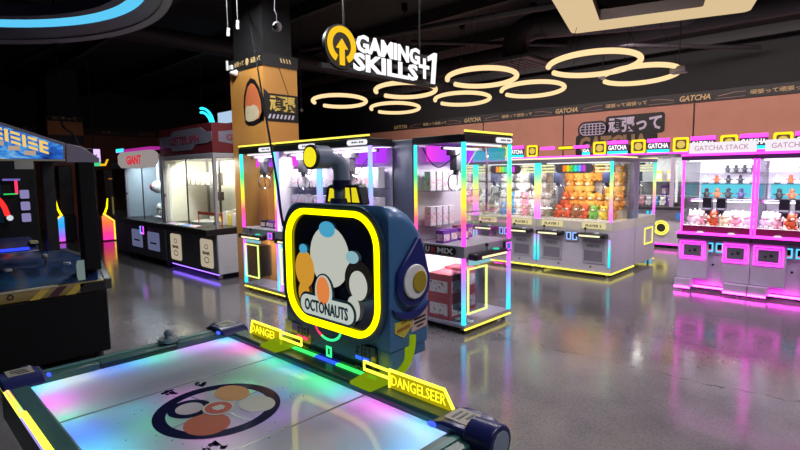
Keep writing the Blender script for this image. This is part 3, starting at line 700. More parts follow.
    lamp('AREA', (loc[0]-s*.30, loc[1]+c*.30, 1.715), 15., (1.,.95,.92), 1.0, .4, (.6,0,rz), 'cabinet_lamp', 175)
    return t
RX = -2.915-.6125
rowA = plush_unit('two-player plush claw machine full of orange toys at the right end of its row', (RX, 7.582, 0))
rowB = plush_unit('two-player plush claw machine with white toys, left of the one with orange toys', (RX-1.225, 7.582, 0))
rowC = plush_unit('two-player plush claw machine farthest left in its row, seen through the glass claw machine', (RX-2.45, 7.582, 0))
rowD = plush_unit('two-player claw machine back to back behind the one with orange toys, facing away', (RX, 9.535, 0), PI)
gd_ = part('side_window', MB().frame(-.1,.3,.36,.64,.02,-.01,0), YELS, None)
gd_.parent = rowD; gd_.rotation_euler = (0,0,-PI/2); gd_.location = (-.613,.45,0)
# plush toys (one small mesh body each, ears on it; muzzle patch as a part)
def plush(loc, s, label, m, m2, group, rz=0., style=0):
    o = thing('plush_toy', label, 'plush toy', loc, rz, group)
    b = MB().ball((0,0,.075*s), (.072*s,.062*s,.075*s), 12, 8).ball((0,-.005*s,.165*s), (.066*s,.06*s,.058*s), 12, 8)
    if style == 0:
        for sx in (-1, 1): b.ball((sx*.045*s,0,.222*s), (.02*s,.014*s,.03*s), 8, 6)
    elif style == 1:
        for sx in (-1, 1): b.ball((sx*.05*s,0,.212*s), (.024*s,.014*s,.022*s), 8, 6)
    for sx in (-1, 1):
        b.ball((sx*.07*s,-.015*s,.09*s), (.02*s,.022*s,.04*s), 8, 6); b.ball((sx*.04*s,-.06*s,.02*s), (.026*s,.035*s,.02*s), 8, 6)
    part('body', b, m, o)
    part('muzzle', MB().ball((0,-.057*s,.152*s), (.03*s,.016*s,.022*s), 10, 6), m2, o)
    e = MB()
    for sx in (-1, 1): e.ball((sx*.026*s,-.057*s,.182*s), .0075*s, 6, 5)
    part('eyes', e, BLACK, o)
    return o
OR1 = surf('orange_plush', (.80,.33,.06), .9, var=.25, scale=30, bump=.3); OR2 = surf('amber_plush', (.85,.47,.10), .9, var=.2, scale=30, bump=.3)
RD1 = surf('red_plush', (.70,.12,.05), .9, var=.25, scale=30, bump=.3); YL1 = surf('yellow_plush', (.85,.65,.10), .9, var=.2, scale=30, bump=.3)
WH1 = surf('white_plush', (.82,.80,.82), .9, var=.08, scale=30, bump=.3); CR1 = surf('cream_plush', (.85,.70,.50), .9, var=.1, scale=30, bump=.3)
GR1 = surf('green_plush', (.20,.50,.10), .9, var=.2, scale=30, bump=.3); BL1 = surf('blue_plush', (.15,.40,.75), .9, var=.2, scale=30, bump=.3)
PK1 = surf('pink_plush', (.85,.40,.50), .9, var=.15, scale=30, bump=.3); BN1 = surf('brown_plush', (.35,.13,.06), .9, var=.2, scale=30, bump=.3)
for x0, g in ((RX, 'orange'), (RX-1.225, 'white'), (RX-2.45, 'cream')):
    mats = {'orange': (OR1, OR2), 'white': (WH1, WH1), 'cream': (CR1, WH1)}[g]
    # stepped ledge inside
for x0, unit, g in ((RX, rowA, 'orange'), (RX-1.225, rowB, 'white'), (RX-2.45, rowC, 'cream')):
    part('prize_step', MB().box(-.52,.52,.62,.90,.84,.98), surf('step_cream', (.60,.52,.36), .5), unit, smooth=False)
    part('peg_hook', MB().box(-.50,.50,.86,.905,1.20,1.21).box(-.50,.50,.86,.905,1.43,1.44), CHROME, unit, smooth=False)
wh = {'orange': 'machine full of orange toys', 'white': 'plush machine with white toys', 'cream': 'farthest left plush machine'}
for x0, g in ((RX, 'orange'), (RX-1.225, 'white')):
    A_, B_ = {'orange': (OR1, OR2), 'white': (WH1, WH1)}[g]
    for z, sn, n, s in ((1.44,'top',6,1.0), (1.21,'second',6,1.05)):
        for k in range(n):
            if g == 'orange' and sn == 'second' and k == 3: continue
            if g == 'white' and (k % 2): continue
            plush((x0-.42+k*.165, 7.582+.80, z), s*(1.5 if g == 'white' else 1.12), f'{g} plush toy, {ORD[k]} along the {sn} hook row of the {wh[g]}', (A_, B_, OR2)[k % 3] if g == 'orange' else WH1, CR1, f'{g} plush toys hung on the hook rows', 0, k % 2)
    for k in range(7):
        mm = ([RD1, OR1, OR1, OR2, OR1, OR2, OR1] if g == 'orange' else [WH1, BL1, WH1, PK1, WH1, WH1, WH1])[k]
        plush((x0-.45+k*.15, 7.582+.70, .98), 1.15, f'plush toy, {ORD[k]} from left on the step of the {wh[g]}', mm, CR1, 'plush toys on the back step', 0, k % 2)
    for k in range(7):
        mm = ([RD1, RD1, BN1, RD1, GR1, YL1, OR1] if g == 'orange' else [WH1, BL1, BL1, WH1, PK1, WH1, WH1])[k]
        plush((x0-.46+k*.15, 7.582+.47+.03*(k % 2), .84), .95, f'plush toy, {ORD[k]} from left in the front heap of the {wh[g]}', mm, CR1, 'plush toys in the front heap', .3*(k % 3)-.3, k % 2)
for k in range(5):
    plush((RX-2.45-.42+k*.2, 7.582+.70, .98), 1.3, f'pale plush toy, {ORD[k]} from left in the farthest left plush machine', (CR1, WH1, PK1)[k % 3], WH1, 'pale plush toys in the farthest left machine', 0, 1)

# ------------------------------------------------------------------ magenta stacking machines
STK = surf('lilac_white_cabinet', (.56,.48,.66), .35)
SGN = glow('white_sign_box', (1.,.93,1.), .95)
PALEBLUE = glow('aqua_display', (.14,.72,.88), 1.0)
def stack_unit(label, loc):
    w, d, h = .826, .90, .413
    t = thing('stacking_machine', label, 'prize machine', loc)
    part('lower_cabinet', MB().box(-h, h, .03, d, .075, .70).box(-h, -h+.36, -.03, .03, .16, .70).box(h-.30, h, -.03, .03, .16, .70), STK, t, bevel=.006)
    for nm, x0, x1 in (('left', -h, -h+.19), ('right', h-.26, h-.01)):
        part('foot', MB().prism([(x0,-.13),(x1,-.13),(x1+.02,-.03),(x0,-.03)], flat(.058), 0, .10), STK, t, bevel=.005)
    part('base_light', MB().box(-h,-h+.19,-.14,-.125,.035,.058).box(-h+.19,h-.26,-.035,-.02,.05,.073).box(h-.26,h-.01,-.14,-.125,.035,.058), glow('pink_base_led', (1.,.045,.72), 13.), t, smooth=False)
    part('leveller', MB().cyl((-h+.1,-.05,0),(-h+.1,-.05,.06),.02,.02,10).cyl((h-.1,-.05,0),(h-.1,-.05,.06),.02,.02,10).cyl((-h+.1,d-.1,0),(-h+.1,d-.1,.08),.02,.02,10).cyl((h-.1,d-.1,0),(h-.1,d-.1,.08),.02,.02,10), DARK, t)
    for x0, x1 in ((-h+.03, -h+.33), (h-.30, h-.02)):
        fr_ = part('speaker_frame', MB().frame(x0, x1, .42, .66, .011, -.045, -.03).frame(x0+.035, x1-.035, .455, .625, .006, -.040, -.03), MAG, t, smooth=False)
        part('speaker_panel', MB().box(x0+.05, x1-.05, -.036, -.03, .47, .61), surf('speaker_dark', (.14,.12,.18), .4), fr_, smooth=False)
        part('speaker_hole', MB().cyl(((x0+x1)/2-.03,-.038,.53),((x0+x1)/2-.03,-.034,.53),.015,.015,8).cyl(((x0+x1)/2+.03,-.038,.545),((x0+x1)/2+.03,-.034,.545),.02,.02,8), BLACK, fr_)
    pb = part('payment_panel', MB().box(-.10,.12,.012,.03,.50,.68), surf('payment_grey', (.33,.32,.38), .4), t)
    for xx in (-.045, .07):
        part('reader_light', MB().frame(xx-.042, xx+.042, .53, .65, .016, .004, .012), glow('reader_aqua', (.10,.6,1.), 1.4), pb, smooth=False)
        part('reader_screen', MB().box(xx-.026, xx+.026, .006, .012, .546, .634), BLACK, pb, smooth=False)
        part('reader_label', MB().box(xx-.026, xx+.026, .003, .006, .546, .565), glow('reader_pink', (1.,.15,.4), .8), pb, smooth=False)
    part('lock', MB().cyl((.0,.022,.36),(.0,.032,.36),.014,.014,10), BLACK, t)
    part('counter', MB().box(-h, h, -.10, .06, .69, .775), surf('counter_dark_violet', (.05,.02,.06), .3), t, bevel=.01)
    part('counter_light', MB().box(-h, h, -.108, -.098, .757, .775).box(-h, h, -.10, .0, .775, .782), MAG, t, smooth=False)
    for xx in (-.15, .20): part('push_button', MB().cyl((xx,-.05,.782),(xx,-.05,.80),.045,.03,14), glow('white_dome_button', (1.,.85,.95), .9), t)
    part('counter_back', MB().box(-h+.02, h-.02, .03, .08, .775, .86), surf('dark_red_fascia', (.12,.01,.04), .3), t, smooth=False)
    for xx in (-h, h-.012): part('side_panel', MB().box(xx, xx+.012, .08, d, .70, 1.72), glass('side_acrylic', (.88,.85,.92)), t, smooth=False)
    for sx in (-1, 1): part('light_post', MB().box(sx*(h-.018)-.012, sx*(h-.018)+.012, .03, .055, .775, 1.73), MAG, t, smooth=False)
    part('front_pane', MB().box(-h+.045, h-.045, .045, .051, .86, 1.72), GLASS, t, smooth=False)
    part('back_panel', MB().box(-h+.012, h-.012, d-.02, d, .70, 1.73), surf('display_white', (.75,.76,.80), .5), t, smooth=False)
    part('aqua_panel', MB().box(-h+.05, h-.05, d-.05, d-.02, 1.22, 1.40), PALEBLUE, t, smooth=False)
    part('deck', MB().box(-h+.012, h-.012, .08, d-.02, .70, .86), WHITE, t, smooth=False)
    for z, y0 in ((1.20, .35), (1.41, .45), (1.56, .5)):
        part('shelf', MB().box(-h+.03, h-.03, y0, d-.02, z-.015, z), surf('shelf_edge', (.30,.28,.36), .4) if z < 1.3 else glass('shelf_acrylic', (.90,.88,.92)), t, smooth=False)
    part('canopy', MB().box(-h, h, -.02, d, 1.73, 1.80), surf('canopy_violet', (.06,.01,.09), .4), t, bevel=.005)
    part('top_light', MB().box(-h, h, -.03, -.012, 1.785, 1.815), MAG, t, smooth=False)
    sb = part('sign_box', MB().box(-h+.08, h-.02, .0, .12, 1.815, 1.955), SGN, t, bevel=.004)
    part('sign_lettering', MB().text('GATCHA STACK', lambda a, b, q: (.03+a, -.001-q, 1.883+b), fit=(.60,.062), extrude=.003), surf('rose_print', (.55,.22,.42), .5), sb, smooth=False)
    for xx in (-.13, .03): claw_into(t, 'claw', xx, .20, 1.20, 1.0, 1.15, surf('claw_black', (.02,.015,.03), .4))
    part('claw_rail', MB().box(-h+.03, h-.03, .28, .32, 1.175, 1.20), CHROME, t, smooth=False)
    part('lamp_bar', MB().box(-.35,.35,.10,.13,1.705,1.73), glow('lamp_bar', (1.,.98,1.), 1.3), t, smooth=False)
    lamp('AREA', (loc[0], loc[1]+.32, 1.70), 22., (.98,.95,1.), .7, .35, (.6,0,0), 'cabinet_lamp', 175)
    lamp('AREA', (loc[0], loc[1]+.25, 1.165), 9., (1.,.93,1.), .7, .3, (.6,0,0), 'cabinet_lamp', 175)
    return t
SX = -2.02+.413
stA = stack_unit('magenta lit stacking prize machine under the left white sign box', (SX, 7.60, 0))
stB = stack_unit('magenta lit stacking prize machine cut by the right picture edge', (SX+.830, 7.60, 0))
# prizes in the stacking machines: small figures on the shelves, pouches on the deck
def figure(loc, label, m, group, s=1.):
    o = thing('prize_figure', label, 'prize figure', loc, 0, group)
    part('stand', MB().cyl((0,0,0),(0,0,.012*s),.04*s,.04*s,12), BLACK, o)
    part('model', MB().ball((0,0,.05*s),(.035*s,.025*s,.045*s),10,7).ball((0,0,.105*s),(.025*s,.025*s,.025*s),10,7).box(-.055*s,.055*s,-.01*s,.01*s,.055*s,.07*s), m, o); return o
for sx0, nm in ((SX, 'left'), (SX+.83, 'right')):
    for k in range(4):
        figure((sx0-.24+k*.13+(.0 if k < 3 else .02), 7.60+.60, 1.20), f'dark figure, {ORD[k]} from left before the aqua panel of the {nm} stacking machine', (DARK, BN1, DARK, surf('indigo', (.06,.05,.15), .5))[k], 'dark figures before the aqua panels', 1.15)
    for k in range(5):
        figure((sx0-.28+k*.14, 7.60+.68, 1.41), f'{("pale","red","dark","dark","pale")[k]} figure, {ORD[k]} from left on the clear middle shelf of the {nm} stacking machine', (CR1, RD1, DARK, DARK, PK1)[k], 'figures on the clear middle shelves', .9)
    for k in range(4):
        figure((sx0-.02+k*.10, 7.60+.70, 1.56), f'small dark model, {ORD[k]} from left on the top shelf of the {nm} stacking machine', DARK, 'models on the top shelves', .8)
    for r_ in range(2):
        for k in range(6):
            mm = (WH1, PK1, WH1, CR1, PK1, WH1)[(k+r_*2) % 6]
            if k == 2 and r_ == 0: mm = RD1
            plush((sx0-.31+k*.125, 7.60+.22+r_*.22, .86), .82, f'{"red" if mm is RD1 else "pale"} soft toy, {ORD[k]} from left in the {"front" if r_ == 0 else "rear"} heap row of the {nm} stacking machine', mm, CR1, 'soft toys heaped in the stacking machines', .2*((k*7) % 5-2), k % 2)

# ------------------------------------------------------------------ machines along the back wall, each with a topper
def topper(t, kind):
    m_ = part('topper_icon', MB().prism(rrect(-.40,-.11,1.965,2.25,.04) if kind != 2 else rrect(-.40,-.05,2.10,2.20,.02), XZ(.0), 0, .05), surf('topper_body', (.10,.06,.02), .5), t)
    AF = glow('amber_frame', (1.,.72,.02), 1.4)
    if kind == 2: part('icon_frame', MB().prism(rrect(-.40,-.05,2.12,2.18,.02), XZ(-.05), 0, .006), AF, m_, smooth=False)
    else:
        part('icon_frame', MB().ring(rrect(-.40,-.11,1.965,2.25,.04), rrect(-.355,-.155,2.01,2.205,.03), XZ(-.05), 0, .006), AF, m_, smooth=False)
        part('icon_disc', MB().prism(ell(-.255,2.107,.075,.075,18), XZ(-.05), 0, .006), glow('amber_disc', (1.,.72,.15), .8), m_, smooth=False)
    if kind: 
        part('topper_bar', MB().box(-.05,.30,-.03,0,2.13,2.19), MAG, t, smooth=False)
    if kind == 1: return
    x0 = .16 if kind == 2 else -.09
    p_ = part('topper_panel', MB().box(x0,.34,-.028,.002,1.965,2.25 if not kind else 2.12), surf('topper_dark', (.05,.02,.06), .5), t)
    if not kind: part('panel_light', MB().box(x0,.34,-.038,-.03,2.18,2.25), MAG, p_, smooth=False)
    part('panel_light', MB().box(x0,.34,-.038,-.03,1.965,2.03), CYAN, p_, smooth=False)
    part('panel_lettering', MB().text('GATCHA' if not kind else 'GA', lambda a, b, q: ((x0+.34)/2+a, -.032-q, (2.105 if not kind else 2.07)+b), fit=((.34-x0)*.9, .10 if not kind else .07), bold=.02, extrude=.008), glow('white_letters', (1.,1.,1.), 1.4), p_, smooth=False)
def wall_unit(label, loc):
    w, d, h = .815, .80, .4075
    t = thing('wall_claw_machine', label, 'claw machine', loc)
    part('lower_cabinet', MB().box(-h, h, .01, d, .09, .80), CABM, t, bevel=.006)
    part('plinth', MB().box(-h+.02, h-.02, .03, d-.02, 0, .07), BLACK, t)
    part('base_light', MB().box(-h, h, -.006, .012, .07, .092), MAG, t, smooth=False)
    part('double_light', MB().box(-.06,-.025,-.006,.012,.12,.76).box(.025,.06,-.006,.012,.12,.76), CYAN, t, smooth=False)
    part('round_light', MB().ring(ell(.23,.42,.15,.15,32), ell(.23,.42,.125,.125,32), XZ(.012), 0, .02).ring(ell(.23,.42,.105,.105,32), ell(.23,.42,.088,.088,32), XZ(.012), 0, .02), YELS, t, smooth=False)
    part('round_panel', MB().prism(ell(.23,.42,.085,.085,24), XZ(.012), 0, .012), DARK, t)
    part('reader', MB().box(-.30,-.20,-.01,.01,.60,.74), glow('reader_blue', (.08,.25,.7), .8), t, bevel=.004)
    part('deck', MB().box(-h, h, -.08, d, .80, .86), DARK, t, bevel=.01)
    part('canopy', MB().box(-h, h, 0, d, 1.86, 1.94), surf('canopy_grey', (.25,.23,.28), .4), t, bevel=.004)
    part('top_light', MB().box(-h, h, -.01, .01, 1.94, 1.965), MAG, t, smooth=False)
    for sx in (-1, 1): part('post', MB().box(sx*(h-.02)-.02, sx*(h-.02)+.02, 0, .04, .86, 1.86), surf('post_lilac', (.5,.4,.55), .4), t, smooth=False)
    part('tube_light', MB().box(-h+.05,-h+.09,.06,.09,.95,1.7), glow('white_tube', (1.,1.,1.), .95), t, smooth=False)
    part('front_pane', MB().box(-h+.045, h-.045, .01, .016, .86, 1.86), GLASS, t, smooth=False)
    part('back_panel', MB().box(-h, h, d-.02, d, .86, 1.86), surf('back_grey', (.40,.42,.44), .5), t, smooth=False)
    part('shelf', MB().box(-h+.04, h-.04, .45, d-.02, 1.05, 1.065).box(-h+.04, h-.04, .45, d-.02, 1.36, 1.375), WHITE, t, smooth=False)
    return t
wu = []
XW = [-6.90, -6.06, -5.23, -4.41, -3.59, -2.78, -1.96, -1.14]
lw = ['farthest left in the back wall row, behind the glass claw machine', 'whose amber icon topper has only a magenta bar beside it',
      'whose topper shows a short panel lettered GA', 'with GATCHA topper, directly behind the orange plush machine',
      'with cyan double light, seen in the gap left of the stacking machines', 'with its amber topper icon beside the left white sign box',
      'hidden behind the left white sign box', 'behind the rightmost white sign box, farthest right in its row']
base = wall_unit('wall claw machine '+lw[4], (XW[4], 11.35, 0))
wu = []
for i, xx in enumerate(XW):
    wu.append(base if i == 4 else dup(base, (xx, 11.35, 0), 0, 'wall claw machine '+lw[i]))
for i, t in enumerate(wu): topper(t, {1: 1, 2: 2}.get(i, 0))
for k in range(4):
    prize_box((XW[4]-.02+k*.11, 11.35+.62, 1.065 if k % 2 else 1.375), (.10,.10,.22), f'{("yellow","violet","amber","blue")[k]} prize box on the {"lower" if k % 2 else "upper"} shelf of the wall machine with cyan double light', (YL1, VIO, OR2, BL1)[k], 'boxes in the wall machine', pm=PKPRINT)
for k in range(5): 
    plush((XW[4]-.28+k*.14, 11.35+.35, .86), .8, f'soft toy, {ORD[k]} from left on the deck of the wall machine with cyan double light', (PK1, WH1, BL1, WH1, VIO)[k], WH1, 'soft toys in the wall machine', 0, k % 2)
lamp('AREA', (-3.6, 11.7, 1.84), 26., (1.,.97,.95), 2.2, .3, (.6,0,0), 'cabinet_lamp', 175)
# ------------------------------------------------------------------ big white prize machine + its left neighbour
def big_machine(name, label, loc, w, ht, face, panelm, interior, lampc, lampe):
    d, h = .86, w/2
    t = thing(name, label, 'prize machine', loc)
    fm = surf('charcoal_front', (.10,.10,.12), .45)
    part('lower_cabinet', MB().box(-h, h, .012, d, .09, .70), LGREY, t, bevel=.006)
    part('front_panel', MB().box(-h+.03, h-.02, -.004, .014, .10, .70), face, t, bevel=.005)
    for sx in (-1, 1):
        for yy in (.08, d-.08):
            part('caster', MB().cyl((sx*(h-.1)-.015, yy, .032), (sx*(h-.1)+.015, yy, .032), .032, .032, 12).box(sx*(h-.1)-.022, sx*(h-.1)+.022, yy-.03, yy+.03, .055, .095), CHROME, t)
    part('deck', MB().box(-h, h, -.17, d, .70, .80), BLACK, t, bevel=.008)
    part('back_panel', MB().box(-h+.02, h-.02, d-.02, d, .80, ht-.08), interior, t, smooth=False)
    part('frame', MB().box(-h, -h+.05, 0, .05, .80, ht-.07).box(h-.05, h, 0, .05, .80, ht-.07).box(-h, h, 0, d, ht-.075, ht).box(h-.05, h, d-.06, d, .80, ht-.07).box(-h, -h+.05, d-.06, d, .80, ht-.07), surf('frame_lilac_grey', (.33,.31,.36), .4), t, bevel=.004)
    part('front_pane', MB().box(-h+.05, h-.05, .015, .021, .80, ht-.075), GLASS, t, smooth=False)
    part('side_pane', MB().box(h-.02, h-.014, .05, d-.06, .80, ht-.075), GLASS, t, smooth=False)
    part('side_wall', MB().box(-h+.012, -h+.024, .05, d-.06, .80, ht-.075), interior, t, smooth=False)
    part('pane_divider', MB().box(-.01,.01,.005,.02,.80,ht-.075), DARK, t, smooth=False)
    for xx, z0 in ((-h+.06,1.25),(h-.08,.86)): part('pane_lock', MB().box(xx,xx+.02,.0,.02,z0,z0+.045), DARK, t, smooth=False)
    lamp('AREA', (loc[0], loc[1]+.22, ht-.10), lampe, lampc, w*.8, .25, (.6,0,0), 'cabinet_lamp', 175)
    return t
WX = -7.34-.965
bw = big_machine('prize_machine', 'large bright prize machine with red and grey header beside the orange pillar', (WX, 3.655, 0), 1.93, 1.95,
                 surf('charcoal_front', (.10,.10,.12), .45), None, surf('warm_white_back', (.80,.80,.70), .5), (1.,.98,.82), 50.)
CRM = glow('cream_lit_panel', (1.,.84,.62), .45)
for cx in (-.52, .62):
    pn = part('lit_panel', MB().prism(rrect(cx-.21, cx+.21, .17, .62, .05), XZ(-.004), 0, .008), CRM, bw)
    mm = MB().text('BAR', lambda a, b, q, C=cx: (C+a, -.013-q, .40+b), fit=(.24,.05), bold=.03)
    mm.ring(ell(cx,.50,.06,.04,16), ell(cx,.50,.048,.03,16), XZ(-.012), 0, .002); mm.ring(ell(cx,.29,.08,.05,16), ell(cx,.29,.066,.038,16), XZ(-.012), 0, .002)
    part('panel_print', mm, surf('brown_print', (.16,.08,.05), .5), pn, smooth=False)
part('keyhole', MB().cyl((.03,-.012,.42),(.03,0,.42),.018,.018,10).cyl((.12,-.012,.42),(.12,0,.42),.018,.018,10), BLACK, bw)
hd = part('header', MB().box(-.965,.965,.0,.80,1.955,2.40), surf('header_red', (.12,.010,.018), .5), bw, bevel=.004)
hp_ = [(-.965,2.09),(-.55,2.09),(-.43,2.02),(.30,2.02),(.42,2.10),(.80,2.10),(.96,2.13),(.96,2.27),(.80,2.27),(.62,2.35),(-.40,2.35),(-.52,2.27),(-.965,2.27)]
part('header_plate', MB().prism(hp_, XZ(0), 0, .006), surf('header_grey', (.16,.15,.21), .45), hd, smooth=False)
part('header_plate', MB().prism([(.1,2.12),(.55,2.06),(.8,2.06),(.8,2.30),(.55,2.33),(.1,2.27)], lambda a, b, t: (.965+t, a, b), 0, .006), surf('header_grey', (.16,.15,.21), .45), hd, smooth=False)
RT = surf('header_print', (.20,.03,.06), .5)
part('header_lettering', MB().text('GETTER SPIN', lambda a, b, q: (.03+a, -.006-q, 2.185+b), fit=(1.05,.12), bold=.03), RT, hd, smooth=False)
part('header_lettering', MB().text('GETTER', lambda a, b, q: (.971+q, .48+a, 2.19+b), fit=(.5,.10), bold=.03), RT, hd, smooth=False)
part('underglow', MB().box(-.8,.9,.03,.06,.07,.088), glow('violet_underglow', (.22,.10,1.), 4.5), bw, smooth=False)
part('inner_tube', MB().cyl((-.87,.09,.86),(-.87,.09,1.82),.016,.016,8), glow('white_tube', (1.,1.,1.), .95), bw)
part('shelf', MB().box(-.90,.55,.30,.56,1.44,1.455), glass('shelf_acrylic', (.90,.88,.92)), bw, smooth=False)
part('turntable', MB().cyl((.0,.42,.80),(.0,.42,.85),.34,.34,32).cyl((.0,.42,.85),(.0,.42,.93),.05,.05,12), surf('turntable_grey', (.5,.52,.5), .3), bw)
part('prize_arm', MB().cyl((.35,.40,1.0),(.35,.40,1.85),.02,.02,10).box(.30,.40,.36,.44,1.2,1.34), DARK, bw)
part('red_fence', MB().box(.10,.92,.12,.135,.98,1.03).box(.10,.115,.12,.135,.80,1.03).box(.90,.915,.12,.135,.80,1.03), surf('coral_rail', (.75,.12,.06), .4), bw, smooth=False)
for k in range(6):
    prize_box((WX-.72+k*.19, 4.08, 1.455), (.13,.14,.20), f'plain white carton, {ORD[k]} from left on the glass shelf of the bright prize machine', surf('ivory_carton', (.42,.40,.36), .5), 'white cartons on the glass shelf')
for k in range(5):
    prize_box((WX+.15+k*.15, 4.12, .80), (.12,.12,.17+.03*(k % 3)), f'{("amber","yellow","white","yellow","white")[k]} prize carton, {ORD[k]} from left at the right end of the bright prize machine', (OR2, YL1, WHITE, YL1, WHITE)[k], 'cartons low in the bright prize machine')
for k in range(3):
    prize_box((WX+.62+k*.11, 4.30, 1.05), (.09,.10,.26), f'yellow carton, {ORD[k]} of three standing high by the right glass of the prize machine', YL1, 'yellow cartons by the right glass')
part('rear_shelf', MB().box(.50,.94,.52,.80,1.035,1.05), WHITE, bw, smooth=False)
part('green_screen', MB().box(.60,.90,.80,.835,1.45,1.78), glow('green_screen', (.15,.75,.2), .8), bw, smooth=False)
for k, (c_, nm) in enumerate((((.65,.45,.75),'pink'), ((.75,.75,.68),'white'), ((.20,.35,.80),'blue'), ((.80,.62,.66),'rose'))):
    o = tag(part('flyer', MB().prism([(-.13,-.03),(.13,-.03),(.13,.04),(-.13,.04)], lambda a, b, t: (WX-.42+k*.27+a, 3.57+b*1.6, .803+.25*(b+.03)+t), 0, .008), spots('flyer_print_'+nm, c_, tuple(x*.5 for x in c_), 18, .6)),
            f'{nm} instruction card, {ORD[k]} from left along the front ledge of the bright prize machine', 'card', 'cards along the front ledge')
lw_ = big_machine('gift_machine', 'grey glass prize machine under white sign with red lettering, left of the bright prize machine', (-9.30-.93, 3.655, 0), 1.84, 2.0,
                  surf('slate_front', (.13,.13,.17), .45), None, surf('pale_blue_back', (.42,.50,.56), .5), (.85,.95,1.), 34.)
for cx in (-.40, .42):
    pn = part('front_window', MB().prism(rrect(cx-.27, cx+.27, .24, .58, .03), XZ(-.004), 0, .008), glow('lavender_window', (.25,.27,.50), .42), lw_)
    part('window_print', MB().box(cx-.14, cx+.14, -.016, -.012, .36, .39), surf('window_print', (.06,.06,.12), .5), pn, smooth=False)
pb = part('payment_box', MB().box(-.10,.10,-.05,-.004,.50,.72), DARK, lw_, bevel=.006)
part('reader_light', MB().frame(-.09,.09,.52,.70,.03,-.058,-.05), glow_ramp('reader_blue_pink', 'X', -.09, .09, [(0,(.05,.3,1.)),(1,(.9,.05,1.))], 2.), pb, smooth=False)
part('ledge_light', MB().box(-.02,.40,-.06,-.05,.745,.775), glow('blue_ledge', (.08,.35,1.), 1.3), lw_, smooth=False)
sb = part('sign_shell', MB().prism([(-.86,1.86),(-.70,1.78),(0,1.76),(.70,1.78),(.86,1.86),(.86,2.02),(.7,2.08),(-.7,2.08),(-.86,2.02)], XZ(-.0), 0, .12), glow('sign_cream', (.75,.66,.64), .4), lw_, bevel=.01)
part('sign_lettering', MB().text('GIANT', lambda a, b, q: (.0+a, -.121-q, 1.92+b), fit=(.75,.17), bold=.04), glow('red_letters', (.75,.03,.05), .9), sb, smooth=False)
part('sign_trim', MB().box(-.88,.90,-.14,.02,2.08,2.13), glow('magenta_trim', (.6,.03,.45), .7), lw_, smooth=False)
part('sign_trim', MB().box(-.84,-.45,-.145,-.13,2.085,2.15), CYAN, lw_, smooth=False)
part('prize_claw', MB().cyl((-.25,.4,1.45),(-.25,.4,1.92),.02,.02,8).ball((-.25,.4,1.40), .13), WHITE, lw_)
part('claw_cap', MB().ball((-.31,.34,1.40), .085), surf('claw_red', (.35,.05,.08), .4), lw_)
part('inner_rail', MB().box(-.8,.8,.39,.43,1.90,1.92).cyl((.0,.4,.82),(.0,.4,1.9),.014,.014,8), GREY, lw_)
for k in range(3):
    plush((-9.30-.93-.02+k*.22, 3.98, .80), 1.25, f'white soft toy, {ORD[k]} from left on the floor of the grey glass prize machine', WH1, CR1, 'white soft toys in the grey machine', 0, 1)
# tall dark neighbour left of it
tn = thing('arcade_cabinet', 'narrow dark arcade cabinet with pale top standing left of the grey glass prize machine', 'arcade machine', (-11.75, 3.75, 0))
part('cabinet', MB().box(-.45,.42,.0,.8,0,1.95), surf('violet_grey', (.09,.085,.11), .5), tn, bevel=.01)
part('side_window', MB().box(-.30,.35,-.01,0,.9,1.75), surf('dark_window', (.02,.02,.03), .15), tn, smooth=False)
part('top_panel', MB().box(-.40,.40,-.012,0,1.78,1.92), surf('pale_top', (.35,.36,.42), .5), tn, smooth=False)

# ------------------------------------------------------------------ dark multi-player cabinet (left)
pc = thing('arcade_table', 'big dark arcade table game with blue marquee and yellow striped edge at left', 'arcade machine', (-4.936, .55, 0))
part('base', MB().box(-1.45, 0, -1.1, .87, .07, .62), surf('cabinet_black', (.004,.004,.005), .6, spec=.15), pc, bevel=.015)
part('foot', MB().cyl((-.12,.80,0),(-.12,.80,.08),.04,.03,12).cyl((-.12,-.9,0),(-.12,-.9,.08),.04,.03,12).cyl((-1.3,.8,0),(-1.3,.8,.08),.04,.03,12).cyl((-1.3,-.9,0),(-1.3,-.9,.08),.04,.03,12), DARK, pc)
part('edge_rim', MB().prism([(0,.62),(.0,.715),(-.22,.85),(-1.45,.85),(-1.45,.62)], lambda a, b, t: (a, t, b), .845, .91), surf('rim_grey', (.035,.035,.04), .4), pc, bevel=.01)
part('apron', MB().prism([(0,.62),(.012,.63),(.012,.70),(0,.715),(-.05,.74),(-.05,.62)], lambda a, b, t: (a, t, b), -1.1, .845), surf('apron_olive', (.20,.15,.035), .45), pc)
for i, y0 in enumerate((.30,.42,.55)):
    part('apron_stripe', MB().prism([(y0,.625),(y0+.07,.625),(y0+.15,.705),(y0+.08,.705)], lambda a, b, t: (.012+t, a, b), 0, .004), (surf('stripe_gold', (.50,.38,.06), .45), surf('stripe_plum', (.05,.015,.03), .45))[i % 2], pc, smooth=False)
part('apron_panel', MB().box(.012,.016,.66,.845,.625,.705), BLACK, pc, smooth=False)
part('apron_trim', MB().box(.0,.02,-1.1,.50,.706,.722), surf('trim_pale', (.42,.38,.26), .5), pc, smooth=False)
part('coin_ring', MB().ring(ell(.18,.675,.022,.022,16), ell(.18,.675,.014,.014,16), lambda a, b, t: (.012+t, a, b), 0, .004), BLACK, pc)
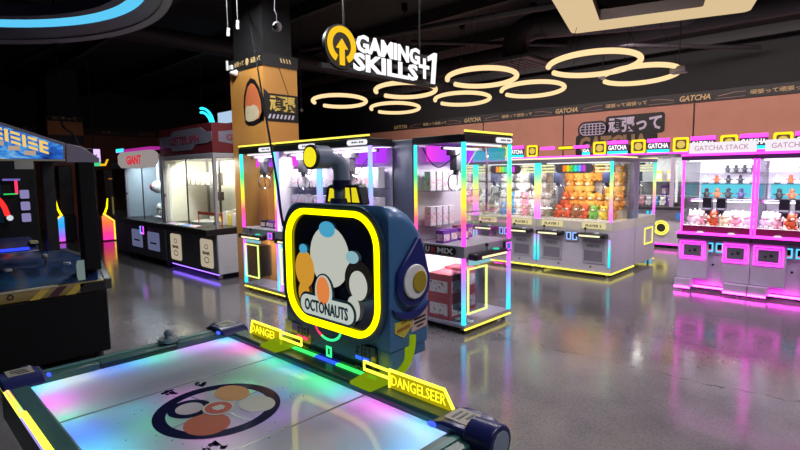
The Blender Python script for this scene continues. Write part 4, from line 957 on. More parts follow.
def noisy_glow(name, stops, scale, s, thr=None):
    m, nt, out = nmat(name); N = nt.nodes.new; L = nt.links.new
    tc = N('ShaderNodeTexCoord'); n = N('ShaderNodeTexNoise'); n.inputs['Scale'].default_value = scale; n.inputs['Detail'].default_value = 5; n.inputs['Distortion'].default_value = 1.2
    mp = N('ShaderNodeMapping'); mp.inputs['Scale'].default_value = (1,1,2.2); L(tc.outputs['Object'], mp.inputs[0]); L(mp.outputs[0], n.inputs['Vector'])
    r = ramp(nt, stops); L(n.outputs['Fac'], r.inputs['Fac']); e = N('ShaderNodeEmission'); e.inputs[1].default_value = s
    L(r.outputs['Color'], e.inputs[0]); L(e.outputs[0], out.inputs[0]); return m
def noisy_surf(name, stops, scale, rough=.3):
    m, nt, out = nmat(name); N = nt.nodes.new; L = nt.links.new
    tc = N('ShaderNodeTexCoord'); n = N('ShaderNodeTexNoise'); n.inputs['Scale'].default_value = scale; n.inputs['Detail'].default_value = 5; n.inputs['Distortion'].default_value = 1.5
    L(tc.outputs['Object'], n.inputs['Vector']); r = ramp(nt, stops); L(n.outputs['Fac'], r.inputs['Fac'])
    b = N('ShaderNodeBsdfPrincipled'); b.inputs['Roughness'].default_value = rough; L(r.outputs['Color'], b.inputs['Base Color']); L(b.outputs[0], out.inputs[0]); return m
part('control_panel', MB().prism([(0,.715),(-.20,.845),(-1.45,.845),(-1.45,.70)], lambda a, b, t: (a, t, b), -1.1, .845), noisy_surf('blue_burst_print', [(.3,(.004,.006,.015)),(.5,(.012,.03,.09)),(.62,(.05,.04,.04)),(.75,(.02,.05,.16))], 5, .25), pc)
for k in range(3):
    js = part('joystick', MB().cyl((-.30,-.35+k*.42,.845),(-.30,-.35+k*.42,.92),.009,.009,8), CHROME, pc)
    part('knob', MB().ball((-.30,-.35+k*.42,.93), .024), surf('knob_grey', (.2,.2,.22), .3), js)
    part('push_button', MB().cyl((-.26,-.20+k*.42,.845),(-.26,-.20+k*.42,.862),.03,.028,12), surf('button_pale', (.4,.42,.45), .3), pc)
part('support_post', MB().prism([(-.02,.80),(-.14,.80),(-.10,1.85),(-.02,1.85)], lambda a, b, t: (a, t, b), .715, .845), surf('cabinet_black', (.004,.004,.005), .6, spec=.15), pc, bevel=.01)
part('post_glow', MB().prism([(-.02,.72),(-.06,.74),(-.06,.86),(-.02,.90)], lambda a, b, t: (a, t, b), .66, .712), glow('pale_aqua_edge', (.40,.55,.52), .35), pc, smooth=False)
mq = [(-1.3,1.19),(.625,1.196),(.635,1.335),(.225,1.48),(-.6,1.78),(-1.3,2.0)]
mq = [(a, b+.55) for a, b in mq]
part('marquee', MB().prism(mq, lambda a, b, t: (t, a, b), -.30, 0), surf('marquee_shell', (.20,.19,.24), .5), pc, bevel=.004)
MQF = noisy_glow('blue_burst_art', [(.30,(.01,.03,.22)),(.46,(.03,.18,.75)),(.56,(.10,.45,.95)),(.66,(.55,.65,.80)),(.8,(.05,.2,.7))], 6, .75)
fq = [(-1.3,1.75),(.61,1.754),(.615,1.865),(.22,2.005),(-.6,2.295),(-1.3,2.5)]
mf = part('marquee_art', MB().prism(fq, lambda a, b, t: (t, a, b), 0, .006), MQF, pc, smooth=False)
part('marquee_edge', MB().box(0,.012,-1.3,.625,1.738,1.752), surf('trim_pale', (.42,.38,.26), .5), pc, smooth=False)
bl_ = MB()
zt = lambda y: 1.885-.352*(y-.615)                   # top of the lettering follows the sloped edge
y = -.60
for ch in 'IEIEIEIEIECIBIEIEIECIEIBI':
    hgt = .095; z1 = zt(y)-.035; z0 = z1-hgt; sl = -.352
    q = lambda ya, yb, za, zb: bl_.prism([(ya, za+sl*(ya-y)), (yb, za+sl*(yb-y)), (yb, zb+sl*(yb-y)), (ya, zb+sl*(ya-y))], lambda a, b, t: (.006+t, a, b), 0, .006)
    if ch == 'I': q(y, y+.022, z0, z1); adv = .037
    else:
        q(y, y+.058, z1-.02, z1); q(y, y+.058, z0+.037, z0+.057); q(y, y+.058, z0, z0+.02)
        if ch in 'CB': q(y, y+.022, z0, z1)
        adv = .072
    y += adv*1.0
    if y > .52: break
part('marquee_lettering', bl_, glow('gold_letters', (1.,.66,.16), .9), mf, smooth=False)
sm_ = MB()
for i in range(16): 
    ya = -1.15+i*.10; sm_.box(.006,.010,ya,ya+.075,zt(ya)-.175-.02,zt(ya)-.150-.01)
part('marquee_subline', sm_, glow('cream_letters', (.75,.55,.40), .6), mf, smooth=False)
part('wing_panel', MB().prism([(.636,1.73),(.64,1.885),(.76,1.86),(.885,1.765),(.88,1.73)], lambda a, b, t: (t, a, b), -.25, -.01), surf('wing_lilac', (.22,.19,.27), .45), pc, bevel=.004)
for ya in (.74, -1.08): part('rear_post', MB().box(-1.44,-1.36,ya,ya+.10,.84,1.80), BLACK, pc)
part('roof_bar', MB().box(-1.36,-.02,.74,.84,1.75,1.80), BLACK, pc)
# dark games seen through its frame
ag = thing('arcade_cabinet', 'dark arcade cabinet with lilac square buttons and red tube, seen under the blue marquee', 'arcade machine', (-8.0, 1.25, 0))
part('cabinet', MB().box(-.9, -.02, -.9, .32, 0, 1.95), surf('cabinet_black', (.004,.004,.005), .6, spec=.15), ag, bevel=.02)
part('desk', MB().prism([(-.02,.0),(.45,.0),(.45,.72),(.30,.80),(-.02,.86)], lambda a, b, t: (a, t, b), -.9, .20), surf('desk_indigo', (.02,.02,.07), .4), ag, bevel=.01)
part('screen', MB().box(-.02,0,-.8,-.06,1.05,1.65), noisy_glow('dim_screen', [(.35,(.0,.005,.01)),(.55,(.01,.03,.05)),(.7,(.06,.05,.08))], 4, .5), ag, smooth=False)
for k, z in enumerate((1.40,1.25,1.10)): part('lit_button', MB().prism(rrect(.13,.225,z-.055,z+.055,.015,3), FX(-.02), 0, .02), glow('lilac_button', (.30,.27,.55), .8), ag)
part('red_tube', MB().tube(smooth_path([(.02,-.10,1.35),(.02,-.05,1.26),(.02,-.02,1.14)]), .03, 8), glow('red_tube', (1.,.03,.03), 1.2), ag)
part('tube_tip', MB().ball((.03,.0,1.11), .035), glow('white_tip', (.8,.9,.95), .8), ag)
part('frame_light', MB().box(0,.02,-.04,.14,1.575,1.60), glow('indigo_bar', (.20,.16,.6), .8), ag, smooth=False)
part('frame_light', MB().box(0,.02,-.04,.10,1.40,1.415), glow('green_bar', (.05,.8,.15), .9), ag, smooth=False)
part('frame_light', MB().box(0,.02,.08,.11,1.41,1.58), glow('rose_bar', (1.,.05,.15), 1.1), ag, smooth=False)
part('desk_light', MB().box(.40,.455,-.9,.10,.735,.765), glow('blue_desk_led', (.03,.06,1.), 1.4), ag, smooth=False)
part('desk_plate', MB().box(.28,.42,.12,.2,.80,.83), surf('olive_plate', (.25,.23,.12), .5), ag, smooth=False)
part('pale_poster', MB().box(-.021,-.012,.10,.30,1.72,1.88), surf('poster_dim', (.18,.17,.16), .5), ag, smooth=False)
# far neon-edged games
NB = glow_ramp('neon_side_blue', 'Z', 0, .7, [(0,(.9,.1,.75)),(.25,(.35,.15,1.)),(.6,(.02,.4,1.)),(1.,(.1,.5,1.))], 1.1)
NO = glow_ramp('neon_side_red', 'Z', 0, .7, [(0,(1.,.03,.5)),(.3,(1.,.05,.25)),(.65,(1.,.18,.05)),(1.,(1.,.35,.1))], 1.1)
YO = glow('amber_outline', (1.,.55,.05), 1.8)
def neon_game(label, loc, flip, mat):
    t = thing('neon_game', label, 'arcade machine', loc)
    f = -1 if flip else 1
    Pq = [(.30*f,.02),(.30*f,.50),(.05*f,.70),(-.02*f,.62),(-.02*f,.02)]
    Pq = Pq if not flip else Pq[::-1]
    part('seat_shell', MB().box(-.5,-.04,-.02 if not flip else -.28,.28 if not flip else .02,.02,.66), surf('shell_black', (.012,.010,.015), .4), t, bevel=.03)
    part('side_light', MB().prism([(-.26*f,.03),(-.02*f,.03),(-.02*f,.64),(-.06*f,.66),(-.26*f,.48)], lambda a, b, q: (q, a, b), -.03, 0), mat, t, smooth=False)
    part('outline_light', MB().tube([(.005,-.29*f,.0+.03),(.005,-.29*f,.50),(.005,-.05*f,.70)], .024, 8), YO, t)
    part('fin_light', MB().tube([(.005,-.08*f,.70),(.005,-.14*f,.85),(.005,-.17*f,1.08)], [.026,.022,.012], 8), YEL, t)
    part('screen_tower', MB().box(-.48,-.25,-.02 if not flip else -.1,.28 if not flip else .02,.66,1.9), noisy_surf('dark_cabinet_art', [(.4,(.008,.008,.015)),(.6,(.03,.02,.04)),(.75,(.05,.02,.03))], 9, .4), t, bevel=.02)
    return t
neon_game('distant game with blue neon side panel and amber outline, left of the black post', (-14.8, 3.42, 0), False, NB)
neon_game('distant game with red neon side panel and amber outline, right of the black post', (-14.2, 4.06, 0), True, NO)
o = tag(part('neon_post', MB().box(-14.86,-14.80,3.78,3.86,0,.68), glow_ramp('pink_post', 'Z', 0, .7, [(0,(.9,.1,.7)),(.3,(.2,.6,.5)),(.6,(.9,.1,.6)),(1.,(.5,.2,.8))], .8)), 'short pink and violet neon post beside the distant blue neon game', 'light post')
sk = thing('hanging_sign', 'small distant lit sign in lilac and green beyond the black post', 'sign', (-14.0, 3.94, 1.88))
part('sign_face', MB().box(-.05,0,-.13,.14,.10,.41), glow('lilac_sign', (.75,.55,1.), 1.2), sk)
part('sign_lettering', MB().text('SK', lambda a, b, t: (.002+t, a, .22+b), fit=(.20,.12), bold=.05), surf('sign_slate', (.25,.2,.32), .5), sk, smooth=False)
part('sign_base', MB().box(-.05,0,-.13,.14,.0,.09), glow('green_sign', (.08,.75,.30), .9), sk, smooth=False)
part('sign_rod', MB().cyl((-.02,0,.41),(-.02,0,2.5),.01,.01,6), DARK, sk)
ck = thing('check_sign', 'small amber tick shaped sign right of the distant lilac sign', 'sign', (-13.7, 4.07, 1.95))
part('tick', MB().prism([(-.09,-.02),(.01,-.02),(.06,.09),(.10,.09),(.03,-.07),(-.09,-.07)], lambda a, b, t: (t, a, b), -.03, 0), glow('amber_tick', (1.,.55,.02), 1.), ck)
part('sign_rod', MB().cyl((-.02,.08,.09),(-.02,.08,2.45),.006,.006,6), DARK, ck)
vb = thing('vending_cabinet', 'dim distant cabinet with olive lit panel left of the grey glass prize machine', 'arcade machine', (-14.6, 4.55, 0))
part('cabinet', MB().box(-.6,0,-.25,.35,0,1.8), surf('shell_black', (.012,.010,.015), .4), vb, bevel=.02)
part('lit_panel', MB().box(0,.01,-.10,.12,.65,1.10), glow('olive_panel', (.22,.17,.06), .6), vb, smooth=False)
part('shelf_light', MB().box(0,.012,-.15,-.02,1.55,1.58), glow('amber_line', (.5,.2,.03), .6), vb, smooth=False)

# ------------------------------------------------------------------ air hockey table
TB = thing('air_hockey_table', 'blue air hockey table with glowing yellow trim and tall score tower', 'air hockey table', (-1.735, .838, 0))
X0, X1, Y0, Y1, Zf = -.758, .765, -.438, .438, .75           # field half sizes, local
def field_mat():
    m, nt, out = nmat('white_playfield'); N = nt.nodes.new; L = nt.links.new
    tc = N('ShaderNodeTexCoord'); n = N('ShaderNodeTexNoise'); n.inputs['Scale'].default_value = 3; L(tc.outputs['Object'], n.inputs['Vector'])
    r = ramp(nt, [(.3,(.47,.49,.51)),(.7,(.51,.53,.54))]); L(n.outputs['Fac'], r.inputs['Fac'])
    b = N('ShaderNodeBsdfPrincipled'); L(r.outputs['Color'], b.inputs['Base Color']); b.inputs['Roughness'].default_value = .22
    b.inputs['Coat Weight'].default_value = 1.; b.inputs['Coat Roughness'].default_value = .03; b.inputs['Coat IOR'].default_value = 1.6
    t = N('ShaderNodeBsdfTranslucent'); t.inputs[0].default_value = (.8,.8,.8,1)
    mx = N('ShaderNodeMixShader'); mx.inputs[0].default_value = .45
    L(b.outputs[0], mx.inputs[1]); L(t.outputs[0], mx.inputs[2]); L(mx.outputs[0], out.inputs[0]); return m
fld = part('playfield', MB().add([(X0-.01,Y0-.01,Zf),(X1+.01,Y0-.01,Zf),(X1+.01,Y1+.01,Zf),(X0-.01,Y1+.01,Zf)], [(0,1,2,3)]), field_mat(), TB, smooth=False)
LINE = surf('grey_line', (.16,.17,.19), .3); NAVY = surf('navy_print', (.008,.010,.05), .1, spec=.2)
Fp = lambda z: (lambda a, b, t: (a, b, Zf+z+t))
for xx in (-.316, .310): part('field_line', MB().box(xx, xx+.010, Y0, Y1, Zf, Zf+.0008), LINE, fld, smooth=False)
rg = MB().ring(ell(0,0,.222,.222,56), ell(0,0,.178,.178,56), Fp(0), .0006, .0012)
part('ring_print', rg, NAVY, fld, smooth=False)
sp_ = MB()
for a0 in (0, 90, 180, 270):
    a = math.radians(a0+8); sp_.prism([(.05*math.cos(a-.12),.05*math.sin(a-.12)),(.178*math.cos(a-.02),.178*math.sin(a-.02)),(.178*math.cos(a+.02),.178*math.sin(a+.02)),(.05*math.cos(a+.12),.05*math.sin(a+.12))], Fp(0), .0006, .0011)
part('spoke_print', sp_, surf('grey_blue_print', (.16,.20,.26), .3), fld, smooth=False)
for (cx, cz, rx, rz, m_) in ((-.085,.10,.082,.06, surf('orange_disc', (0.496,0.240,0.080), .5, spec=.08)), (.075,.115,.075,.062, surf('pale_disc', (0.496,0.496,0.480), .5, spec=.08)),
                             (-.075,-.075,.078,.075, NAVY), (.085,-.085,.085,.075, surf('red_disc', (0.400,0.080,0.040), .5, spec=.08))):
    part('disc_print', MB().prism(ell(cx,cz,rx,rz,28), Fp(0), .0012, .0018), m_, fld, smooth=False)
part('disc_print', MB().prism(ell(-.075,-.075,.05,.048,24), Fp(0), .0018, .0024), surf('lilac_disc', (0.440,0.400,0.464), .5, spec=.08), fld, smooth=False)
part('centre_roundel', MB().prism(ell(0,0,.062,.055,28), Fp(0), .0024, .003), surf('pale_disc', (0.496,0.496,0.480), .5, spec=.08), fld, smooth=False)
part('centre_roundel', MB().prism(ell(0,0,.052,.046,28), Fp(0), .003, .0036), surf('red_roundel', (0.400,0.056,0.040), .5, spec=.08), fld, smooth=False)
part('centre_roundel', MB().prism([(-.02,-.016),(.0,-.02),(.02,-.014),(.024,.008),(.008,.022),(-.018,.018)], Fp(0), .0036, .004), surf('pale_disc', (0.496,0.496,0.480), .5, spec=.08), fld, smooth=False)
sp_ = MB()                                           # ink splashes and twigs round the ring
rnd = random.Random(3)
for bx, by in ((-.23,.05),(-.24,-.05),(.21,-.12)):
    for i in range(7):
        a = math.atan2(by, bx)+rnd.uniform(-.7,.7); l0 = rnd.uniform(.02,.06)
        sp_.prism(ell(bx+l0*math.cos(a), by+l0*math.sin(a), rnd.uniform(.004,.013), rnd.uniform(.004,.013), 10), Fp(0), .0004, .0009)
        sp_.prism([(bx,by-.003),(bx+l0*math.cos(a),by+l0*math.sin(a)-.0015),(bx+l0*math.cos(a),by+l0*math.sin(a)+.0015),(bx,by+.003)], Fp(0), .0002, .0008)
for i in range(40):
    a = rnd.uniform(0, 6.28); l0 = rnd.uniform(.235,.33); sp_.prism(ell(l0*math.cos(a), l0*math.sin(a), rnd.uniform(.001,.004), rnd.uniform(.001,.003), 6), Fp(0), .0002, .0006)
part('ink_splash', sp_, NAVY, fld, smooth=False)['kind'] = 'stuff'
RAILM = surf('rail_dark_teal', (.022,.075,.07), .32)
RAILI = surf('rail_inner_grey', (.18,.22,.26), .3)
# side rails (long) and end rails with goal slots
for nm, a, b, side in (('side_rail', Y1, Y1+.085, 1), ('side_rail', Y0-.075, Y0, -1)):
    part(nm, MB().box(X0-.10, X1+.10, a, b, Zf-.14, Zf+.03), RAILM, TB, bevel=.012)
for s_, xa, xb in ((-1, X0-.10, X0), (1, X1, X1+.10)):
    er = part('end_rail', MB().box(xa, xb, Y0-.07, -.17, Zf-.14, Zf+.03).box(xa, xb, .17, Y1+.08, Zf-.14, Zf+.03).box(xa, xb, -.17, .17, Zf+.016, Zf+.03).box(xa, xb, -.17, .17, Zf-.14, Zf-.02), RAILM, TB, bevel=.006)
    part('goal_slot', MB().box(xa+.03 if s_ < 0 else xa, xb if s_ < 0 else xb-.03, -.17, .17, Zf-.02, Zf+.016), BLACK, er, smooth=False)
    part('rail_stripe', MB().box(xa+.03, xb-.045, Y0+.05, Y1-.05, Zf+.03, Zf+.034), surf('stripe_teal', (.04,.14,.14), .4), er, smooth=False)
# colour-changing LED strips below the rail lips
def led_strip_mat(name, axis, stops, lo, hi, s): return glow_ramp(name, axis, lo, hi, stops, s)
c_b,c_c,c_m,c_g,c_y,c_r,c_v = (.03,.12,1.),(.02,.75,1.),(1.,.05,.85),(.05,1.,.25),(1.,.9,.3),(1.,.08,.25),(.45,.08,1.)
# colour-changing LED bars in the light box under the translucent field
BOX_E = .17; HB = .10
def box_lamp(x, y, c, L, ax, e=1.):
    lamp('AREA', (TB.location.x+x, TB.location.y+y, Zf-HB), BOX_E*e*L/.1, c, L if ax == 'X' else .02, .02 if ax == 'X' else L, (PI,0,0), 'field_led', 180)
def along(a, b, cols):
    n = len(cols); st = (b-a)/n; return [(a+st*(i+.5), st, c) for i, c in enumerate(cols)]
IN = .035
for p, L, c in along(Y0, Y1, [c_c, c_y, c_b, c_b, c_c, c_g, c_v, c_m, c_c]): box_lamp(X0+IN, p, c, L, 'Y')
for p, L, c in along(X0, X1, [c_c, c_m, c_r, c_c, c_g, c_b, c_g, c_g, c_c, c_m, c_m, c_c, c_c]): box_lamp(p, Y1-IN, c, L, 'X')
for p, L, c in along(X0, X1, [c_c, c_m, c_m, c_g, c_b, c_b, c_c, c_c, c_g, c_m, c_m, c_c, c_b]): box_lamp(p, Y0+IN, c, L, 'X')
for p, L, c in along(Y0, Y1, [c_m, c_b, c_c, c_g, c_g, c_c, c_b, c_c, c_m]): box_lamp(X1-IN, p, c, L, 'Y')
for x, y, c in ((-.20,-.05,c_m),(-.12,.17,c_g),(.05,.22,c_b),(.2,.12,c_v),(.17,-.12,c_m),(-.05,-.22,c_g),(-.22,-.2,c_c)): box_lamp(x, y, c, .1, 'X', .45)
# body and legs
BODY = surf('table_navy', (.012,.03,.09), .4)
part('body', MB().box(X0-.06, X1+.06, Y0-.04, Y1+.05, .50, Zf-.125), BODY, TB, bevel=.02)
for sx in (-1, 1):
    for sy in (-1, 1):
        lg = part('leg', MB().prism([(-.09,.5),(.09,.5),(.06,.02),(-.06,.02)], lambda a, b, t, SX=sx, SY=sy: (SX*.60+a, SY*.33+t, b), -.06, .06), BODY, TB, bevel=.012)
        part('foot_pad', MB().cyl((sx*.6, sy*.33, 0), (sx*.6, sy*.33, .025), .05, .045, 14), BLACK, lg)
# yellow edge-lit guards with lettering
def acrylic(name, c, s, tr, tint):
    m, nt, out = nmat(name); N = nt.nodes.new; L = nt.links.new
    e = N('ShaderNodeEmission'); e.inputs[0].default_value = (*c, 1); e.inputs[1].default_value = s
    t = N('ShaderNodeBsdfTransparent'); t.inputs[0].default_value = (*tint, 1)
    mx = N('ShaderNodeMixShader'); mx.inputs[0].default_value = tr
    L(e.outputs[0], mx.inputs[1]); L(t.outputs[0], mx.inputs[2]); L(mx.outputs[0], out.inputs[0]); return m
GRD = acrylic('yellow_acrylic', (.85,.72,.01), .62, .5, (.9,.85,.2))
GTX = glow('guard_lettering', (1.,.90,.02), 1.6)
GTUBE = glow('guard_edge_light', (1.,.93,.06), 2.0)
def guard(sy, xa, xb, txt, slantR, slantL, loop):
    y0 = .507*sy if sy > 0 else -.513
    fnG = lambda a, b, t: (a, y0+(t if sy > 0 else -t), b)
    z0, z1 = Zf+.03, Zf+.098
    poly = [(xa, z0), (xb, z0), (xb-(.045 if slantR else 0), z1), (xa+(.02 if slantL else 0), z1)]
    g = part('guard', MB().prism(poly, fnG, -.004, .004), GRD, TB, smooth=False)
    P = [(p[0], y0, p[1]) for p in (poly[0], poly[3], poly[2], poly[1])]
    part('edge_light', MB().tube(P, .0062, 8), GTUBE, g)
    if txt: part('guard_lettering', MB().text(txt, lambda a, b, t: ((xa+xb)/2-.01+(a if sy > 0 else -a), y0-.0045-t, z0+.034+b), fit=((xb-xa)*.84, .040), bold=.0, extrude=.002), GTX, g, smooth=False)
    if loop:
        xi, xo = loop
        part('end_loop', MB().tube([(xi,y0,z1-.005),(xo,y0,z1-.002),(xo,y0,z0+.034),(xi,y0,z0+.034)], .0062, 8, True), GTUBE, g)
    return g
guard(1, -.64, -.36, 'DANGEL', False, True, (-.36, -.19))
guard(1, .385, .70, 'DANGELSEER', True, False, (.385, .24))
part('near_edge_light', MB().tube([(-.90,-.513,Zf+.02),(-.43,-.513,Zf+.02),(-.40,-.513,Zf+.034),(.70,-.513,Zf+.034)], .011, 8), GTUBE, TB)
part('guard_glow_rail', MB().box(-.72,.72,-.520,-.506,Zf+.006,Zf+.03), glow_ramp('side_glow_rainbow', 'X', -.75, .75, [(0,(1.,.4,.7)),(.08,(1.,.45,.2)),(.16,(.5,1.,.15)),(.24,(.6,.45,1.)),(.4,(.4,.3,1.)),(.6,(.2,.9,.9)),(1.,(.9,.2,.9))], 1.), TB, smooth=False)
# corner caps
CAPM = surf('cap_navy', (.012,.016,.10), .3); LABM = surf('cap_label', (.26,.24,.20), .5)
for sx, sy in ((-1,1),(1,1),(-1,-1),(1,-1)):
    cx = X0-.045 if sx < 0 else X1+.015; cy = Y1+.02 if sy > 0 else Y0-.015
    cp = part('corner_cap', MB().prism([(-.11,-.0),(-.085,.018),(-.04,.034),(.05,.034),(.085,.022),(.11,.0)], lambda a, b, t, CX=cx, CY=cy: (CX+a, CY+t, Zf+.022+b), -.075, .075), CAPM, TB, bevel=.012)
    part('cap_label', MB().box(cx-.055, cx+.035, cy-.045, cy+.045, Zf+.056, Zf+.0585), LABM, cp, bevel=.001)
    part('label_print', MB().box(cx-.035,cx-.025,cy-.03,cy+.025,Zf+.0585,Zf+.0595).box(cx-.013,cx-.003,cy-.03,cy+.028,Zf+.0585,Zf+.0595).box(cx+.009,cx+.019,cy-.012,cy+.03,Zf+.0585,Zf+.0595), BLACK, cp, smooth=False)
    tb_ = part('cap_tube', MB().cyl((cx+sx*.05, cy-.03*sy, Zf+.03), (cx+sx*(.155 if sx > 0 else .09), cy-.03*sy, Zf+.03 if sx > 0 else Zf+.01), .056 if sx > 0 else .036, .062 if sx > 0 else .036, 24), CAPM, TB, bevel=.006)
    part('tube_lens', MB().cyl((cx+sx*(.15 if sx > 0 else .088), cy-.03*sy, Zf+.03 if sx > 0 else Zf+.01), (cx+sx*(.157 if sx > 0 else .092), cy-.03*sy, Zf+.03 if sx > 0 else Zf+.01), .044 if sx > 0 else .025, .044 if sx > 0 else .025, 24), surf('lens_pale', (.25,.32,.42), .2), tb_)
    part('cap_light', MB().ball((cx-sx*.07, cy-sy*.085, Zf+.042), (.018,.008,.009)), glow('blue_cap_led', (.05,.10,1.), 1.6), cp)
# striker
stk = thing('striker', 'dark round striker with knob handle resting on the far end rail of the table', 'striker', (-2.545, .99, .785))
part('disc', MB().cyl((0,0,0),(0,0,.018),.05,.05,28), surf('striker_grey', (.10,.14,.16), .35), stk, bevel=.004)
part('handle', MB().cyl((0,0,.018),(0,0,.03),.024,.017,18).ball((0,0,.042),(.021,.021,.021),16,10), surf('striker_grey', (.10,.14,.16), .35), stk)

# --- score tower (part of the table) local y: world 1.38 -> .542
TBL = surf('tower_blue', (.058,.165,.35), .36, var=.06)
ty = .542
prof = [(.0,.52),(.0,1.475),(.074,1.470),(.132,1.442),(.184,1.386),(.222,1.285),(.224,.900),(.128,.915),(.106,.935),(.092,.900),(.092,.52)]
tm = MB()
def tower_slice(y, zt, k):                            # rounded outline of the shell at one depth
    x0, x1, r = -.365+k, .359-k*.2, .125
    P = [(x0, .90)]+[(x0+r-r*math.cos(math.radians(a)), zt-r+r*math.sin(math.radians(a))) for a in range(0, 91, 15)]
    P += [(x1-r*.5+r*.5*math.sin(math.radians(a)), zt-r*.5+r*.5*math.cos(math.radians(a))) for a in range(0, 91, 15)]+[(x1, .90)]
    return [(a, ty+y, b) for a, b in P]
SL = [tower_slice(y, z, k) for y, z, k in ((0,1.462,.014),(.012,1.475,.0),(.074,1.471,.0),(.105,1.458,.0),(.132,1.442,.0),(.160,1.416,.0),(.184,1.386,.0),(.205,1.340,.0),(.220,1.285,.004),(.224,1.26,.012))]
n_ = len(SL[0]); vs = [p for q in SL for p in q]; fs = [tuple(range(n_)), tuple(range((len(SL)-1)*n_, len(SL)*n_))]
for i in range(len(SL)-1):
    for j in range(n_): fs.append((i*n_+j, i*n_+(j+1) % n_, (i+1)*n_+(j+1) % n_, (i+1)*n_+j))
tm.add(vs, fs)
tw = part('score_tower', tm, TBL, TB, ang=50)
part('tower_column', MB().box(-.355,.355,ty+.003,ty+.092,.52,.905), TBL, tw, bevel=.012)
RO = rrect(-.312,.320,.926,1.452,.15,10); RI = rrect(-.286,.294,.952,1.426,.124,10)
FT = lambda y: (lambda a, b, t: (a, y-t, b))
part('ring_light', MB().ring(RO, RI, FT(ty), 0, .022), YEL, tw)
part('ring_bezel', MB().ring(rrect(-.345,.345,.900,1.473,.17,10), RO, FT(ty), 0, .016), surf('bezel_blue', (.02,.05,.11), .4), tw)
part('art_panel', MB().prism(RI, FT(ty), 0, .006), surf('art_navy', (.008,.009,.03), .15, coat=.5), tw, smooth=False)
for (cx, cz, rx, rz, m_, nm) in ((-.005,1.245,.135,.135,glow('art_pale', (.66,.68,.60), 0.75),'a'),(-.185,1.17,.072,.085,glow('art_orange', (.80,.38,.04), 0.75),'b'),
                             (.185,1.165,.085,.085,surf('art_umber', (.06,.035,.025), .4),'c'),(.185,1.145,.055,.062,glow('art_pale', (.66,.68,.60), 0.75),'d'),
                             (-.01,1.365,.055,.035,glow('art_aqua', (.07,.38,.60), 0.9),'e'),(-.185,1.265,.03,.022,glow('art_aqua', (.07,.38,.60), 0.9),'f'),(.155,1.26,.04,.026,glow('art_aqua_pale', (.30,.55,.62), 0.8),'g'),
                             (-.185,1.06,.042,.055,glow('art_orange', (.80,.38,.04), 0.75),'h'),(.16,1.045,.04,.055,glow('art_pale', (.66,.68,.60), 0.75),'i')):
    k_ = .006+.0012*'abcdefghi'.index(nm)
    part('bubble_print', MB().prism(ell(cx,cz,rx,rz,30), FT(ty), k_, k_+.001), m_, tw, smooth=False)
part('bubble_print', MB().prism(ell(-.03,1.075,.075,.095,30), FT(ty), .018, .021), surf('art_navy_rim', (.02,.06,.10), .4), tw, smooth=False)
part('logo_plate', MB().prism(rrect(-.21,.18,.962,1.072,.053), FT(ty), .018, .022), surf('art_navy_rim', (.02,.06,.10), .4), tw, smooth=False)
part('logo_plate', MB().prism(rrect(-.198,.168,.973,1.061,.042), FT(ty), .022, .025).prism(ell(-.03,1.085,.058,.078,30), FT(ty), .021, .0245), glow('plate_pale', (.60,.68,.62), .8), tw, smooth=False)
part('logo_roundel', MB().prism(ell(-.03,1.095,.045,.062,28), FT(ty), .025, .027), glow('roundel_orange', (.80,.24,.06), .9), tw, smooth=False)
part('logo_lettering', MB().text('OCTONAUTS', lambda a, b, t: (-.015+a, ty-.025-t, 1.017+b), fit=(.30,.055), bold=.02, extrude=.003), surf('letter_navy', (.01,.05,.09), .4), tw, smooth=False)
# score display below the ring
part('score_panel', MB().box(-.30,.285,ty-.012,ty+.002,Zf+.03,.905), surf('score_black', (.008,.010,.02), .2, coat=.6), tw, bevel=.004)
sy_ = ty-.013
def seg8(x, z, w, h, th):
    m = MB().frame(x, x+w, z, z+h, th, sy_-.003, sy_); m.box(x+th, x+w-th, sy_-.003, sy_, z+h/2-th/2, z+h/2+th/2); return m
dim = surf('segment_off', (.05,.06,.07), .4)
for x_, m_ in ((-.25, None), (-.205, None), (.165, None), (.21, None)): part('score_digit', seg8(x_, .855, .036, .045, .007), dim, tw, smooth=False)
part('score_bar', MB().box(-.25,-.214,sy_-.003,sy_,.836,.85).box(-.205,-.169,sy_-.003,sy_,.836,.85), glow('red_score', (1.,.05,.12), 1.4), tw, smooth=False)
part('score_bar', MB().box(.165,.201,sy_-.003,sy_,.836,.85).box(.21,.246,sy_-.003,sy_,.836,.85), glow('blue_score', (.03,.12,1.), 1.6), tw, smooth=False)
for x_ in (-.21, .205): part('score_lettering', MB().text('SCORE', lambda a, b, t, X=x_: (X+a, sy_-t, .797+b), fit=(.09,.018), bold=.02, extrude=.002), surf('dim_letters', (.20,.22,.08), .5), tw, smooth=False)
part('zero_light', MB().frame(-.032,.004,.797,.845,.009,sy_-.003,sy_), glow('green_digit', (.05,1.,.30), 1.3), tw, smooth=False)
sm_ = MB(); sm2 = MB()
for i in range(14):
    a0 = math.radians(200+i*10); a1 = math.radians(200+(i+1)*10)
    P = [(-.015+r_*math.cos(a), .945+r_*math.sin(a)*.75) for r_, a in ((.10,a0),(.10,a1),(.086,a1),(.086,a0))]
    (sm2 if i < 4 else sm_).prism(P, FT(sy_), 0, .003)
part('smile_light', sm_, glow('green_digit', (.05,1.,.30), 1.3), tw, smooth=False); part('smile_light', sm2, glow('red_score', (1.,.05,.12), 1.4), tw, smooth=False)
for xa, xb in ((-.33,-.10),(.05,.30)): part('rail_light', MB().box(xa,xb,ty-.03,ty-.012,Zf+.028,Zf+.036), glow('green_rail_led', (.05,1.,.15), 1.4), tw, smooth=False)
part('rail_light', MB().box(-.10,.05,ty-.03,ty-.012,Zf+.028,Zf+.036), glow('blue_rail_led', (.03,.10,1.), 1.4), tw, smooth=False)
